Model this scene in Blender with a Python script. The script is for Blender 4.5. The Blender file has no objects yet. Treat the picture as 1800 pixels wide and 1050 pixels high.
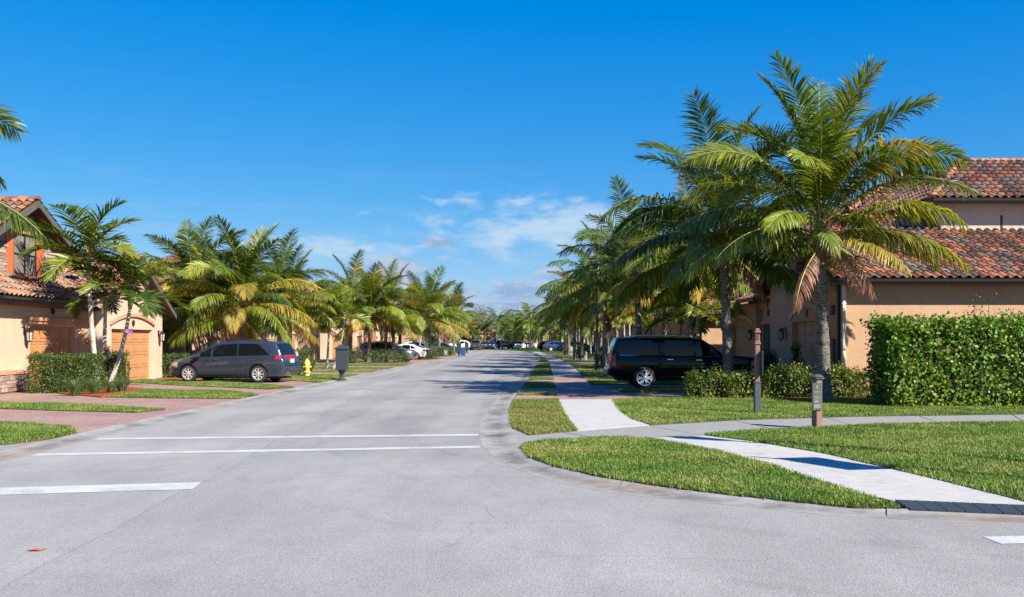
import bpy, math, random
import numpy as np
from mathutils import Vector, Matrix, Euler

random.seed(7)
rng = np.random.default_rng(7)
R = math.radians
PI = math.pi
scene = bpy.context.scene
COL = scene.collection

# ------------------------------------------------------------------ camera
F, CX, HY, EYE = 1700.0, 900.0, 599.0, 1.7
cam_data = bpy.data.cameras.new("camera")
cam = bpy.data.objects.new("camera", cam_data)
COL.objects.link(cam)
cam.location = (0, 0, EYE)
cam.rotation_euler = (R(90), 0, 0)
cam_data.sensor_width = 36
cam_data.lens = 36 * F / 1800
cam_data.shift_y = (HY - 525) / 1800
cam_data.clip_start = 0.1
cam_data.clip_end = 5000
scene.camera = cam

# ------------------------------------------------------------------ light
SUN_EL, SUN_AZ = R(38), R(131)          # azimuth clockwise from +Y
sun_dir = Vector((math.sin(SUN_AZ) * math.cos(SUN_EL), math.cos(SUN_AZ) * math.cos(SUN_EL), math.sin(SUN_EL)))
sd = bpy.data.lights.new("sun", "SUN")
sd.energy = 5.0
sd.angle = R(0.53)
sd.color = (1.0, 0.935, 0.81)
sun = bpy.data.objects.new("sun", sd)
COL.objects.link(sun)
sun.rotation_euler = sun_dir.to_track_quat("Z", "Y").to_euler()

world = bpy.data.worlds.new("World")
scene.world = world
world.use_nodes = True
wn, wl = world.node_tree.nodes, world.node_tree.links
wn.clear()


def wmath(op, a, b=None, c=None, clamp=False):
    n = wn.new("ShaderNodeMath")
    n.operation = op
    n.use_clamp = clamp
    for i, v in enumerate((a, b, c)):
        if v is None:
            continue
        if isinstance(v, (int, float)):
            n.inputs[i].default_value = v
        else:
            wl.new(v, n.inputs[i])
    return n.outputs[0]


sky = wn.new("ShaderNodeTexSky")
sky.sky_type = "NISHITA"
sky.sun_disc = False
sky.sun_elevation = SUN_EL
sky.sun_rotation = SUN_AZ
sky.altitude = 0
sky.air_density = 1.0
sky.dust_density = 0.25
sky.ozone_density = 3.0
hs = wn.new("ShaderNodeHueSaturation")
hs.inputs["Hue"].default_value = 0.5
hs.inputs["Saturation"].default_value = 1.4
hs.inputs["Value"].default_value = 1.0
wl.new(sky.outputs[0], hs.inputs["Color"])
# clear winter air: one fixed colour response for the whole sky, deeper overhead and gentler at the horizon
SKYK = 0.056
KE = SKYK * 2.1435
ssep = wn.new("ShaderNodeSeparateColor")
wl.new(hs.outputs[0], ssep.inputs[0])
scom = wn.new("ShaderNodeCombineColor")
for i_, (ga, am, off_) in enumerate(((1.0, 0.66, -0.026), (0.66, 0.69, 0.0), (0.33, 0.945, 0.0))):
    v_ = wmath("POWER", wmath("MAXIMUM", wmath("MULTIPLY", ssep.outputs[i_], KE), 0.0001), ga)
    v_ = wmath("MAXIMUM", wmath("ADD", wmath("MULTIPLY", v_, am), off_), 0.0)
    wl.new(wmath("DIVIDE", v_, KE), scom.inputs[i_])
tc = wn.new("ShaderNodeTexCoord")
sep = wn.new("ShaderNodeSeparateXYZ")
wl.new(tc.outputs["Generated"], sep.inputs[0])
dx, dy, dz = sep.outputs
hor = wmath("SQRT", wmath("ADD", wmath("MULTIPLY", dx, dx), wmath("MULTIPLY", dy, dy)))
az = wmath("ARCTAN2", dx, dy)                       # azimuth of the view ray
el = wmath("ARCTAN2", dz, hor)                      # elevation
comb = wn.new("ShaderNodeCombineXYZ")
wl.new(az, comb.inputs[0])
wl.new(el, comb.inputs[1])


def wnoise(sx, sy, scale, detail, off=0.0, rough=0.55, dist=0.0):
    mp = wn.new("ShaderNodeMapping")
    mp.inputs["Scale"].default_value = (sx, sy, 1)
    mp.inputs["Location"].default_value = (off, off * 0.7, off)
    wl.new(comb.outputs[0], mp.inputs[0])
    n = wn.new("ShaderNodeTexNoise")
    n.inputs["Scale"].default_value = scale
    n.inputs["Detail"].default_value = detail
    n.inputs["Roughness"].default_value = rough
    n.inputs["Distortion"].default_value = dist
    wl.new(mp.outputs[0], n.inputs["Vector"])
    return n.outputs["Fac"]


def wramp(v, lo, hi):
    n = wn.new("ShaderNodeMapRange")
    n.interpolation_type = "SMOOTHSTEP"
    n.inputs["From Min"].default_value = lo
    n.inputs["From Max"].default_value = hi
    wl.new(v, n.inputs["Value"])
    return n.outputs[0]


n1 = wnoise(9, 26, 1.6, 6, 3.0)
n2 = wnoise(30, 70, 1.0, 5, 8.0)


def puff(a0, e0, wa, we, soft=0.55):
    u = wmath("DIVIDE", wmath("SUBTRACT", az, a0), wa)
    v = wmath("DIVIDE", wmath("SUBTRACT", el, e0), we)
    r2 = wmath("ADD", wmath("MULTIPLY", u, u), wmath("MULTIPLY", v, v))
    r = wmath("SQRT", r2)
    k = wmath("ADD", wmath("SUBTRACT", 1.0, r), wmath("MULTIPLY", wmath("SUBTRACT", n2, 0.5), 2.2))
    k = wmath("ADD", k, wmath("MULTIPLY", wmath("SUBTRACT", n1, 0.5), 1.2))
    return wramp(k, 0.0, soft)


def wmax(vals):
    o = vals[0]
    for v in vals[1:]:
        o = wmath("MAXIMUM", o, v)
    return o


grey = wmax([puff(-0.118, 0.071, 0.052, 0.019), puff(-0.074, 0.1, 0.022, 0.008), puff(0.008, 0.05, 0.05, 0.014),
             puff(0.062, 0.066, 0.05, 0.012), puff(-0.055, 0.05, 0.03, 0.007), puff(0.0, 0.036, 0.05, 0.007),
             puff(-0.62, 0.06, 0.09, 0.02), puff(0.62, 0.055, 0.1, 0.018), puff(1.5, 0.07, 0.2, 0.02), puff(-1.7, 0.06, 0.2, 0.02)])
cir = wmath("MULTIPLY", wmax([puff(0.04, 0.114, 0.16, 0.04, 0.9), puff(-0.2, 0.093, 0.14, 0.018, 1.1)]), wramp(wnoise(6, 30, 1.7, 7, 5.0, 0.62, 0.6), 0.22, 0.6))
wide = wmath("MULTIPLY", wramp(wnoise(3, 24, 2.0, 6, 21.0), 0.5, 0.78),
             wmath("MULTIPLY", wramp(el, 0.01, 0.06), wmath("SUBTRACT", 1.0, wramp(el, 0.1, 0.19))))
lit = wramp(wmath("ADD", n2, wmath("MULTIPLY", wmath("SUBTRACT", n1, 0.5), 0.8)), 0.38, 0.66)


def wmix(fac, a, b):
    n = wn.new("ShaderNodeMix")
    n.data_type = "RGBA"
    wl.new(fac, n.inputs["Factor"])
    for s, v in (("A", a), ("B", b)):
        sock = [i for i in n.inputs if i.name == s and i.type == "RGBA"][0]
        if isinstance(v, tuple):
            sock.default_value = v
        else:
            wl.new(v, sock)
    return [o for o in n.outputs if o.type == "RGBA"][0]


ck = 1.0 / SKYK
puffcol = wmix(lit, (0.13 * ck, 0.205 * ck, 0.315 * ck, 1), (0.24 * ck, 0.285 * ck, 0.365 * ck, 1))
c = wmix(wmath("MULTIPLY", wmath("MAXIMUM", cir, wmath("MULTIPLY", wide, 0.45)), 0.9), scom.outputs[0], (0.26 * ck, 0.34 * ck, 0.42 * ck, 1))
c = wmix(wmath("MULTIPLY", grey, 0.9), c, puffcol)
bg = wn.new("ShaderNodeBackground")
bg.inputs["Strength"].default_value = SKYK
wl.new(c, bg.inputs["Color"])
wo = wn.new("ShaderNodeOutputWorld")
wl.new(bg.outputs[0], wo.inputs[0])

scene.view_settings.view_transform = "Standard"
scene.view_settings.look = "None"
scene.view_settings.gamma = 1
scene.view_settings.use_curve_mapping = False
scene.view_settings.exposure = 1.1
scene.cycles.max_bounces = 8
scene.cycles.transparent_max_bounces = 8


def gp(px, py, z=0.0):
    """a point of the photograph, on level ground at height z -> metres"""
    y = F * (EYE - z) / (py - HY)
    return ((px - CX) * y / F, y)


def gps(pts, z=0.0):
    return [gp(a, b, z) for a, b in pts]


# ------------------------------------------------------------------ materials
def nodes_of(name):
    m = bpy.data.materials.new(name)
    m.use_nodes = True
    nt = m.node_tree
    for n in list(nt.nodes):
        nt.nodes.remove(n)
    out = nt.nodes.new("ShaderNodeOutputMaterial")
    return m, nt, out


def mixrgb(nt, mode, fac, a, b):
    n = nt.nodes.new("ShaderNodeMix")
    n.data_type = "RGBA"
    n.blend_type = mode
    if isinstance(fac, (int, float)):
        n.inputs[0].default_value = fac
    else:
        nt.links.new(fac, n.inputs[0])
    for i, v in ((6, a), (7, b)):
        if isinstance(v, (tuple, list)):
            n.inputs[i].default_value = (v[0], v[1], v[2], 1)
        else:
            nt.links.new(v, n.inputs[i])
    return n.outputs[2]


def noise(nt, vec, scale, detail=4, rough=0.6, dist=0.0, sc=None):
    if sc:
        mp = nt.nodes.new("ShaderNodeMapping")
        mp.inputs["Scale"].default_value = sc
        nt.links.new(vec, mp.inputs[0])
        vec = mp.outputs[0]
    n = nt.nodes.new("ShaderNodeTexNoise")
    n.inputs["Scale"].default_value = scale
    n.inputs["Detail"].default_value = detail
    n.inputs["Roughness"].default_value = rough
    n.inputs["Distortion"].default_value = dist
    nt.links.new(vec, n.inputs["Vector"])
    return n.outputs["Fac"]


def ramp(nt, v, lo, hi, a=0.0, b=1.0, smooth=True):
    n = nt.nodes.new("ShaderNodeMapRange")
    if smooth:
        n.interpolation_type = "SMOOTHSTEP"
    n.inputs["From Min"].default_value = lo
    n.inputs["From Max"].default_value = hi
    n.inputs["To Min"].default_value = a
    n.inputs["To Max"].default_value = b
    nt.links.new(v, n.inputs["Value"])
    return n.outputs[0]


def nmath(nt, op, a, b=None):
    n = nt.nodes.new("ShaderNodeMath")
    n.operation = op
    for i, v in enumerate((a, b)):
        if v is None:
            continue
        if isinstance(v, (int, float)):
            n.inputs[i].default_value = v
        else:
            nt.links.new(v, n.inputs[i])
    return n.outputs[0]


def bump(nt, h, strength, dist):
    b = nt.nodes.new("ShaderNodeBump")
    b.inputs["Strength"].default_value = strength
    b.inputs["Distance"].default_value = dist
    nt.links.new(h, b.inputs["Height"])
    return b.outputs[0]


def coords(nt, kind="Object"):
    return nt.nodes.new("ShaderNodeTexCoord").outputs[kind]


def position(nt):
    return nt.nodes.new("ShaderNodeNewGeometry").outputs["Position"]


def principled(nt, out, col, rough=0.6, metal=0.0, normal=None, spec=0.5, coat=0.0):
    p = nt.nodes.new("ShaderNodeBsdfPrincipled")
    if isinstance(col, (tuple, list)):
        p.inputs["Base Color"].default_value = (col[0], col[1], col[2], 1)
    else:
        nt.links.new(col, p.inputs["Base Color"])
    if isinstance(rough, (int, float)):
        p.inputs["Roughness"].default_value = rough
    else:
        nt.links.new(rough, p.inputs["Roughness"])
    p.inputs["Metallic"].default_value = metal
    p.inputs["Specular IOR Level"].default_value = spec
    p.inputs["Coat Weight"].default_value = coat
    p.inputs["Coat Roughness"].default_value = 0.03
    if normal is not None:
        nt.links.new(normal, p.inputs["Normal"])
    if out is not None:
        nt.links.new(p.outputs[0], out.inputs[0])
    return p


def tint_source(nt, src, base):
    """base colour: constant, the object's own colour, or the per-vertex 'tint'"""
    if src == "object":
        return nt.nodes.new("ShaderNodeObjectInfo").outputs["Color"]
    if src == "tint":
        a = nt.nodes.new("ShaderNodeAttribute")
        a.attribute_name = "tint"
        return a.outputs["Color"]
    return base


def pmat(name, base=(0.5, 0.5, 0.5), rough=0.6, metal=0.0, var=0.12, scale=3.0, bscale=0, bstr=0.3, bdist=0.01, src=None, spec=0.5,
         coat=0.0, fine=0.0):
    m, nt, out = nodes_of(name)
    v = position(nt)
    b = tint_source(nt, src, base)
    if var:
        n = noise(nt, v, scale, 5, 0.62)
        b = mixrgb(nt, "MULTIPLY", 1.0, b, _grey(nt, ramp(nt, n, 0.25, 0.75, 1 - var, 1 + var)))
    if fine:
        n = noise(nt, v, 45, 3, 0.7)
        b = mixrgb(nt, "MULTIPLY", 1.0, b, _grey(nt, ramp(nt, n, 0.3, 0.7, 1 - fine, 1 + fine)))
    nm = None
    if bscale:
        nm = bump(nt, noise(nt, v, bscale, 4, 0.6), bstr, bdist)
    principled(nt, out, b, rough, metal, nm, spec, coat)
    return m


def _grey(nt, v):
    c = nt.nodes.new("ShaderNodeCombineColor")
    for i in range(3):
        nt.links.new(v, c.inputs[i])
    return c.outputs[0]


def leaf_mat(name, src="object", base=(0.1, 0.2, 0.04), trans=0.35, tcol=(1.25, 1.2, 0.35), rough=0.42, spec=0.4, var=0.25):
    m, nt, out = nodes_of(name)
    b = tint_source(nt, src, base)
    if src == "object":
        b = mixrgb(nt, "MULTIPLY", 1.0, b, tint_source(nt, "tint", None))
    n = noise(nt, position(nt), 2.3, 3, 0.6)
    b = mixrgb(nt, "MULTIPLY", 1.0, b, _grey(nt, ramp(nt, n, 0.25, 0.75, 1 - var, 1 + var)))
    p = principled(nt, None, b, rough, 0, None, spec)
    t = nt.nodes.new("ShaderNodeBsdfTranslucent")
    nt.links.new(mixrgb(nt, "MULTIPLY", 1.0, b, tcol), t.inputs[0])
    mx = nt.nodes.new("ShaderNodeMixShader")
    mx.inputs[0].default_value = trans
    nt.links.new(p.outputs[0], mx.inputs[1])
    nt.links.new(t.outputs[0], mx.inputs[2])
    nt.links.new(mx.outputs[0], out.inputs[0])
    return m


# ------------------------------------------------------------------ mesh builder
class MB:
    def __init__(self):
        self.v, self.f, self.m, self.c = [], [], [], []

    def add(self, vs, fs, mi=0, tint=None):
        o = len(self.v)
        self.v.extend([tuple(p) for p in vs])
        self.f.extend([tuple(i + o for i in f) for f in fs])
        self.m.extend([mi] * len(fs))
        self.c.extend([tint] * len(vs))
        return self

    def box(self, x0, x1, y0, y1, z0, z1, mi=0, tint=None):
        x0, x1 = min(x0, x1), max(x0, x1)
        y0, y1 = min(y0, y1), max(y0, y1)
        vs = [(x0, y0, z0), (x1, y0, z0), (x1, y1, z0), (x0, y1, z0), (x0, y0, z1), (x1, y0, z1), (x1, y1, z1), (x0, y1, z1)]
        return self.add(vs, [(0, 3, 2, 1), (4, 5, 6, 7), (0, 1, 5, 4), (1, 2, 6, 5), (2, 3, 7, 6), (3, 0, 4, 7)], mi, tint)

    def bevbox(self, x0, x1, y0, y1, z0, z1, b=0.01, mi=0):
        """box with its upright and top edges chamfered"""
        def ring(d, z):
            return [(x0 + d + b, y0 + d, z), (x1 - d - b, y0 + d, z), (x1 - d, y0 + d + b, z), (x1 - d, y1 - d - b, z),
                    (x1 - d - b, y1 - d, z), (x0 + d + b, y1 - d, z), (x0 + d, y1 - d - b, z), (x0 + d, y0 + d + b, z)]
        rs = [ring(b, z0), ring(0, z0 + b), ring(0, z1 - b), ring(b, z1)]
        vs = [p for r in rs for p in r]
        fs = [tuple(range(7, -1, -1)), tuple(range(24, 32))]
        for k in range(3):
            for i in range(8):
                j = (i + 1) % 8
                fs.append((k * 8 + i, k * 8 + j, k * 8 + 8 + j, k * 8 + 8 + i))
        return self.add(vs, fs, mi)

    def prism(self, poly, z0, z1, mi=0, mside=None):
        n = len(poly)
        a = sum(poly[i][0] * poly[(i + 1) % n][1] - poly[(i + 1) % n][0] * poly[i][1] for i in range(n))
        if a < 0:
            poly = poly[::-1]
        zt = z1 if callable(z1) else (lambda x, y: z1)
        vs = [(x, y, z0) for x, y in poly] + [(x, y, zt(x, y)) for x, y in poly]
        self.add(vs, [tuple(range(n, 2 * n))], mi)
        o = len(self.v) - 2 * n
        for i in range(n):
            j = (i + 1) % n
            self.f.append((o + i, o + j, o + n + j, o + n + i))
            self.m.append(mi if mside is None else mside)
        return self

    def tube(self, pts, radii, n=8, mi=0, cap=True, tint=None):
        pts = [Vector(p) for p in pts]
        if isinstance(radii, (int, float)):
            radii = [radii] * len(pts)
        vs, fs = [], []
        ref = None
        for i, p in enumerate(pts):
            t = (pts[min(i + 1, len(pts) - 1)] - pts[max(i - 1, 0)])
            t = t.normalized() if t.length > 1e-9 else Vector((0, 0, 1))
            if ref is None:
                ref = Vector((1, 0, 0)) if abs(t.x) < 0.8 else Vector((0, 1, 0))
            ref = (ref - t * ref.dot(t)).normalized()
            b = t.cross(ref)
            for k in range(n):
                a = 2 * PI * k / n
                vs.append(p + (ref * math.cos(a) + b * math.sin(a)) * radii[i])
        for i in range(len(pts) - 1):
            for k in range(n):
                j = (k + 1) % n
                fs.append((i * n + k, i * n + j, (i + 1) * n + j, (i + 1) * n + k))
        if cap:
            fs.append(tuple(range(n - 1, -1, -1)))
            fs.append(tuple(range((len(pts) - 1) * n, len(pts) * n)))
        return self.add(vs, fs, mi, tint)

    def lathe(self, prof, n=16, c=(0, 0, 0), axis="z", mi=0, caps=True):
        vs, fs = [], []
        for r, h in prof:
            for k in range(n):
                a = 2 * PI * k / n
                q = (r * math.cos(a), r * math.sin(a), h)
                if axis == "y":
                    q = (q[0], h, q[1])
                elif axis == "x":
                    q = (h, q[0], q[1])
                vs.append((q[0] + c[0], q[1] + c[1], q[2] + c[2]))
        for i in range(len(prof) - 1):
            for k in range(n):
                j = (k + 1) % n
                fs.append((i * n + k, i * n + j, (i + 1) * n + j, (i + 1) * n + k))
        if caps and prof[0][0] > 1e-6:
            fs.append(tuple(range(n - 1, -1, -1)))
        if caps and prof[-1][0] > 1e-6:
            fs.append(tuple(range((len(prof) - 1) * n, len(prof) * n)))
        return self.add(vs, fs, mi)

    def grid(self, P, mi=0, tint=None):
        """P: rows of points"""
        nr, nc = len(P), len(P[0])
        fs = [(i * nc + j, i * nc + j + 1, (i + 1) * nc + j + 1, (i + 1) * nc + j) for i in range(nr - 1) for j in range(nc - 1)]
        return self.add([p for r in P for p in r], fs, mi, tint)

    def mesh(self, name, mats, smooth=False, angle=None):
        me = bpy.data.meshes.new(name)
        me.from_pydata(self.v, [], self.f)
        for m in mats:
            me.materials.append(m)
        if self.m and max(self.m) > 0:
            me.polygons.foreach_set("material_index", self.m)
        if any(t is not None for t in self.c):
            a = me.attributes.new("tint", "FLOAT_COLOR", "POINT")
            arr = np.ones((len(self.v), 4), np.float32)
            for i, t in enumerate(self.c):
                if t is not None:
                    arr[i, :3] = t
            a.data.foreach_set("color", arr.ravel())
        if smooth:
            me.polygons.foreach_set("use_smooth", [True] * len(me.polygons))
            if angle:
                me.set_sharp_from_angle(angle=R(angle))
        me.update()
        return me

    def build(self, name, mats, parent=None, smooth=False, angle=None, loc=None):
        if not isinstance(mats, (list, tuple)):
            mats = [mats]
        return link(name, self.mesh(name, mats, smooth, angle), parent, loc)


def link(name, me, parent=None, loc=None, rot=None, scale=None):
    o = bpy.data.objects.new(name, me)
    COL.objects.link(o)
    if parent is not None:
        o.parent = parent
    if loc is not None:
        o.location = loc
    if rot is not None:
        o.rotation_euler = rot
    if scale is not None:
        o.scale = (scale,) * 3 if isinstance(scale, (int, float)) else scale
    return o


def tag(o, label=None, cat=None, group=None, kind=None):
    if label:
        o["label"] = label
    if cat:
        o["category"] = cat
    if group:
        o["group"] = group
    if kind:
        o["kind"] = kind
    return o


def thing(name, label, cat, loc=(0, 0, 0), rz=0.0, group=None):
    o = bpy.data.objects.new(name, None)
    o.empty_display_size = 0.2
    COL.objects.link(o)
    o.location = loc
    o.rotation_euler = (0, 0, rz)
    return tag(o, label, cat, group)


def copy_tree(o, kids, parent=None):
    c = o.copy()
    COL.objects.link(c)
    if parent is not None:
        c.parent = parent
    for ch in kids.get(o.name, []):
        copy_tree(ch, kids, c)
    return c


def kid_map():
    d = {}
    for o in bpy.data.objects:
        if o.parent:
            d.setdefault(o.parent.name, []).append(o)
    return d


def np_mesh(name, verts, loops, starts, mats, tint=None, mat_idx=None, smooth=False):
    me = bpy.data.meshes.new(name)
    me.vertices.add(len(verts))
    me.vertices.foreach_set("co", np.ascontiguousarray(verts, np.float32).ravel())
    me.loops.add(len(loops))
    me.loops.foreach_set("vertex_index", np.ascontiguousarray(loops, np.int32).ravel())
    me.polygons.add(len(starts))
    me.polygons.foreach_set("loop_start", np.ascontiguousarray(starts, np.int32))
    for m in mats:
        me.materials.append(m)
    if mat_idx is not None:
        me.polygons.foreach_set("material_index", np.ascontiguousarray(mat_idx, np.int32))
    if tint is not None:
        a = me.attributes.new("tint", "FLOAT_COLOR", "POINT")
        arr = np.ones((len(verts), 4), np.float32)
        arr[:, :3] = tint
        a.data.foreach_set("color", arr.ravel())
    if smooth:
        me.polygons.foreach_set("use_smooth", np.ones(len(starts), bool))
    me.update(calc_edges=True)
    me.validate()
    return me


def inside(poly, x, y):
    r = np.zeros(len(x), bool)
    n = len(poly)
    for i in range(n):
        x0, y0 = poly[i]
        x1, y1 = poly[(i + 1) % n]
        if y0 == y1:
            continue
        cnd = ((y0 > y) != (y1 > y)) & (x < (x1 - x0) * (y - y0) / (y1 - y0) + x0)
        r ^= cnd
    return r


def scatter(poly, density):
    P = np.array(poly)
    lo, hi = P.min(0), P.max(0)
    n = int((hi[0] - lo[0]) * (hi[1] - lo[1]) * density)
    x = rng.uniform(lo[0], hi[0], n)
    y = rng.uniform(lo[1], hi[1], n)
    k = inside(poly, x, y)
    return x[k], y[k]


def grass_mesh(name, poly, z, density, h, w, mat, segs=2, pal=None, lod=True):
    x, y = scatter(poly, density)
    n = len(x)
    if n == 0:
        return None
    x = x + rng.normal(0, 0.026, n)
    y = y + rng.normal(0, 0.026, n)
    pal = np.array(pal if pal is not None else [(0.066, 0.15, 0.022), (0.115, 0.2, 0.028), (0.185, 0.245, 0.045), (0.31, 0.3, 0.1)])
    # broad light and dark clumps
    cl = np.sin(x * 2.1 + np.sin(y * 1.7) * 1.3) * np.sin(y * 2.6 + np.sin(x * 1.1)) * 0.5 + rng.normal(0, 0.55, n)
    cl = cl + 0.75 * np.clip(np.sin(x * 0.83 + 1.7 * np.sin(y * 0.61)) * np.sin(y * 0.97 + x * 0.35) - 0.25, 0, 1)
    idx = np.clip(((cl + 1.25) / 2.5 * len(pal)).astype(int), 0, len(pal) - 1)
    tint = pal[idx] * rng.uniform(0.75, 1.3, (n, 1))
    a = rng.uniform(0, 2 * PI, n)
    lean = rng.uniform(0.1, 0.95, n)
    hh = h * rng.uniform(0.55, 1.25, n) * (1 + 0.25 * np.sin(x * 3.3) * np.sin(y * 2.9))
    ww = w * rng.uniform(0.7, 1.3, n)
    ca, sa = np.cos(a), np.sin(a)
    bx, by = -sa, ca
    rows = []
    for k in range(segs + 1):
        t = k / segs
        px = x + ca * lean * hh * t * t
        py = y + sa * lean * hh * t * t
        pz = z + hh * t * (1 - 0.28 * t * lean)
        wk = ww * (1 - t * 0.35)
        if k < segs:
            rows += [np.stack([px - bx * wk / 2, py - by * wk / 2, pz], 1), np.stack([px + bx * wk / 2, py + by * wk / 2, pz], 1)]
        else:
            rows += [np.stack([px, py, pz], 1)]
    nv = len(rows)
    V = np.stack(rows, 1).reshape(-1, 3)
    base = np.arange(n) * nv
    faces = []
    for k in range(segs - 1):
        faces.append(np.stack([base + 2 * k, base + 2 * k + 1, base + 2 * k + 3, base + 2 * k + 2], 1))
    tri = np.stack([base + nv - 3, base + nv - 2, base + nv - 1], 1)
    loops, starts, s = [], [], 0
    for q in faces:
        loops.append(q.ravel())
        starts.append(s + np.arange(n) * 4)
        s += 4 * n
    loops.append(tri.ravel())
    starts.append(s + np.arange(n) * 3)
    return np_mesh(name, V, np.concatenate(loops), np.concatenate(starts), [mat], np.repeat(tint, nv, 0))


def leaf_cloud(P, N, size, pal, spread=0.6, aspect=0.55, droop=0.0, fold=0.25):
    """leaf faces at points P facing roughly along N -> (verts, loops, starts, tint); each leaf is two folded triangles-pairs"""
    n = len(P)
    N = N + rng.normal(0, spread, (n, 3))
    N /= np.linalg.norm(N, axis=1, keepdims=True) + 1e-9
    A = rng.normal(0, 1, (n, 3))
    A[:, 2] += droop
    A -= N * (A * N).sum(1, keepdims=True)
    A /= np.linalg.norm(A, axis=1, keepdims=True) + 1e-9
    B = np.cross(N, A)
    s = size * rng.uniform(0.65, 1.3, (n, 1))
    v0 = P - A * s * 0.5
    v1 = P + B * s * aspect * 0.5 + A * s * 0.08 + N * s * fold * 0.3
    v2 = P + A * s * 0.5
    v3 = P - B * s * aspect * 0.5 + A * s * 0.08 + N * s * fold * 0.3
    V = np.stack([v0, v1, v2, v3], 1).reshape(-1, 3)
    b = np.arange(n) * 4
    loops = np.stack([b, b + 1, b + 2, b, b + 2, b + 3], 1).ravel()
    starts = np.arange(n * 2) * 3
    pal = np.array(pal)
    t = pal[rng.integers(0, len(pal), n)] * rng.uniform(0.75, 1.3, (n, 1))
    return V, loops, starts, np.repeat(t, 4, 0)
# ------------------------------------------------------------------ ground materials
def asphalt_mat():
    m, nt, out = nodes_of("asphalt")
    v = position(nt)
    s = nt.nodes.new("ShaderNodeSeparateXYZ")
    nt.links.new(v, s.inputs[0])
    big = noise(nt, v, 0.16, 5, 0.6, 0.4)
    mid = noise(nt, v, 1.3, 5, 0.65, 0, (1.0, 0.35, 1))
    agg = noise(nt, v, 85, 2, 0.7)
    vor = nt.nodes.new("ShaderNodeTexVoronoi")
    vor.inputs["Scale"].default_value = 70
    nt.links.new(v, vor.inputs["Vector"])
    b = mixrgb(nt, "MIX", ramp(nt, big, 0.35, 0.65), (0.232, 0.224, 0.219), (0.285, 0.276, 0.268))
    b = mixrgb(nt, "MULTIPLY", 1, b, _grey(nt, ramp(nt, mid, 0.3, 0.7, 0.92, 1.07)))
    # the two paving passes meet along a wavering lengthwise seam
    xx = nmath(nt, "ADD", s.outputs[0], nmath(nt, "MULTIPLY", noise(nt, v, 0.35, 3), 0.5))
    xx = nmath(nt, "ADD", xx, nmath(nt, "MULTIPLY", s.outputs[1], 0.055))
    b = mixrgb(nt, "MULTIPLY", 1, b, _grey(nt, ramp(nt, xx, -2.86, -2.82, 1.035, 0.965)))
    d = nmath(nt, "ABSOLUTE", nmath(nt, "ADD", xx, 2.84))
    b = mixrgb(nt, "MULTIPLY", 1, b, _grey(nt, ramp(nt, d, 0.0, 0.03, 0.86, 1.0)))
    # turning tracks, slightly polished and darker
    tr = noise(nt, v, 0.5, 3, 0.5, 1.2, (0.35, 1.6, 1))
    b = mixrgb(nt, "MULTIPLY", 1, b, _grey(nt, ramp(nt, tr, 0.52, 0.72, 1.0, 0.93)))
    # hairline cracks
    vc = nt.nodes.new("ShaderNodeTexVoronoi")
    vc.feature = "DISTANCE_TO_EDGE"
    vc.inputs["Scale"].default_value = 0.22
    wv = nt.nodes.new("ShaderNodeVectorMath")
    wv.operation = "ADD"
    nt.links.new(v, wv.inputs[0])
    nz = nt.nodes.new("ShaderNodeTexNoise")
    nz.inputs["Scale"].default_value = 0.9
    nz.inputs["Detail"].default_value = 5
    nt.links.new(v, nz.inputs["Vector"])
    nt.links.new(nz.outputs["Color"], wv.inputs[1])
    nt.links.new(wv.outputs[0], vc.inputs["Vector"])
    ck_ = nmath(nt, "MULTIPLY", ramp(nt, vc.outputs["Distance"], 0.0, 0.006, 1, 0), ramp(nt, big, 0.44, 0.56))
    b = mixrgb(nt, "MULTIPLY", 1, b, _grey(nt, ramp(nt, ck_, 0, 1, 1.0, 0.85)))
    # oil spots
    sp = noise(nt, v, 2.2, 2, 0.4)
    b = mixrgb(nt, "MULTIPLY", 1, b, _grey(nt, ramp(nt, sp, 0.76, 0.8, 1.0, 0.78)))
    # faint wheel paths down each lane, and grime gathering towards the gutters
    wp = nmath(nt, "ABSOLUTE", nmath(nt, "SUBTRACT", nmath(nt, "FRACT", nmath(nt, "MULTIPLY", nmath(nt, "ADD", s.outputs[0], nmath(nt, "MULTIPLY", big, 0.6)), 0.54)), 0.5))
    wpm = nmath(nt, "MULTIPLY", ramp(nt, wp, 0.12, 0.3), ramp(nt, s.outputs[1], 11, 22))
    b = mixrgb(nt, "MULTIPLY", 1, b, _grey(nt, ramp(nt, wpm, 0, 1, 1.02, 0.925)))
    pa = noise(nt, v, 0.09, 3, 0.5, 0.2)
    b = mixrgb(nt, "MULTIPLY", 1, b, _grey(nt, ramp(nt, pa, 0.54, 0.57, 1.0, 0.94)))
    # curved tyre marks of cars turning out of the side street
    cxy = nt.nodes.new("ShaderNodeVectorMath")
    cxy.operation = "DISTANCE"
    nt.links.new(v, cxy.inputs[0])
    cxy.inputs[1].default_value = (9.5, 19.5, 0)
    rad_ = nmath(nt, "ADD", cxy.outputs["Value"], nmath(nt, "MULTIPLY", mid, 0.12))
    for r_ in (11.6, 13.2, 15.0):
        dd = nmath(nt, "ABSOLUTE", nmath(nt, "SUBTRACT", rad_, r_))
        b = mixrgb(nt, "MULTIPLY", 1, b, _grey(nt, ramp(nt, nmath(nt, "ADD", dd, nmath(nt, "MULTIPLY", ramp(nt, mid, 0.4, 0.6), 0.12)), 0.02, 0.16, 0.92, 1.0)))
    col = nt.nodes.new("ShaderNodeSeparateColor")
    nt.links.new(vor.outputs["Color"], col.inputs[0])
    b = mixrgb(nt, "MULTIPLY", 1, b, _grey(nt, ramp(nt, col.outputs[0], 0, 1, 0.84, 1.14, False)))
    b = mixrgb(nt, "MULTIPLY", 1, b, _grey(nt, ramp(nt, agg, 0.3, 0.7, 0.9, 1.09)))
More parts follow.
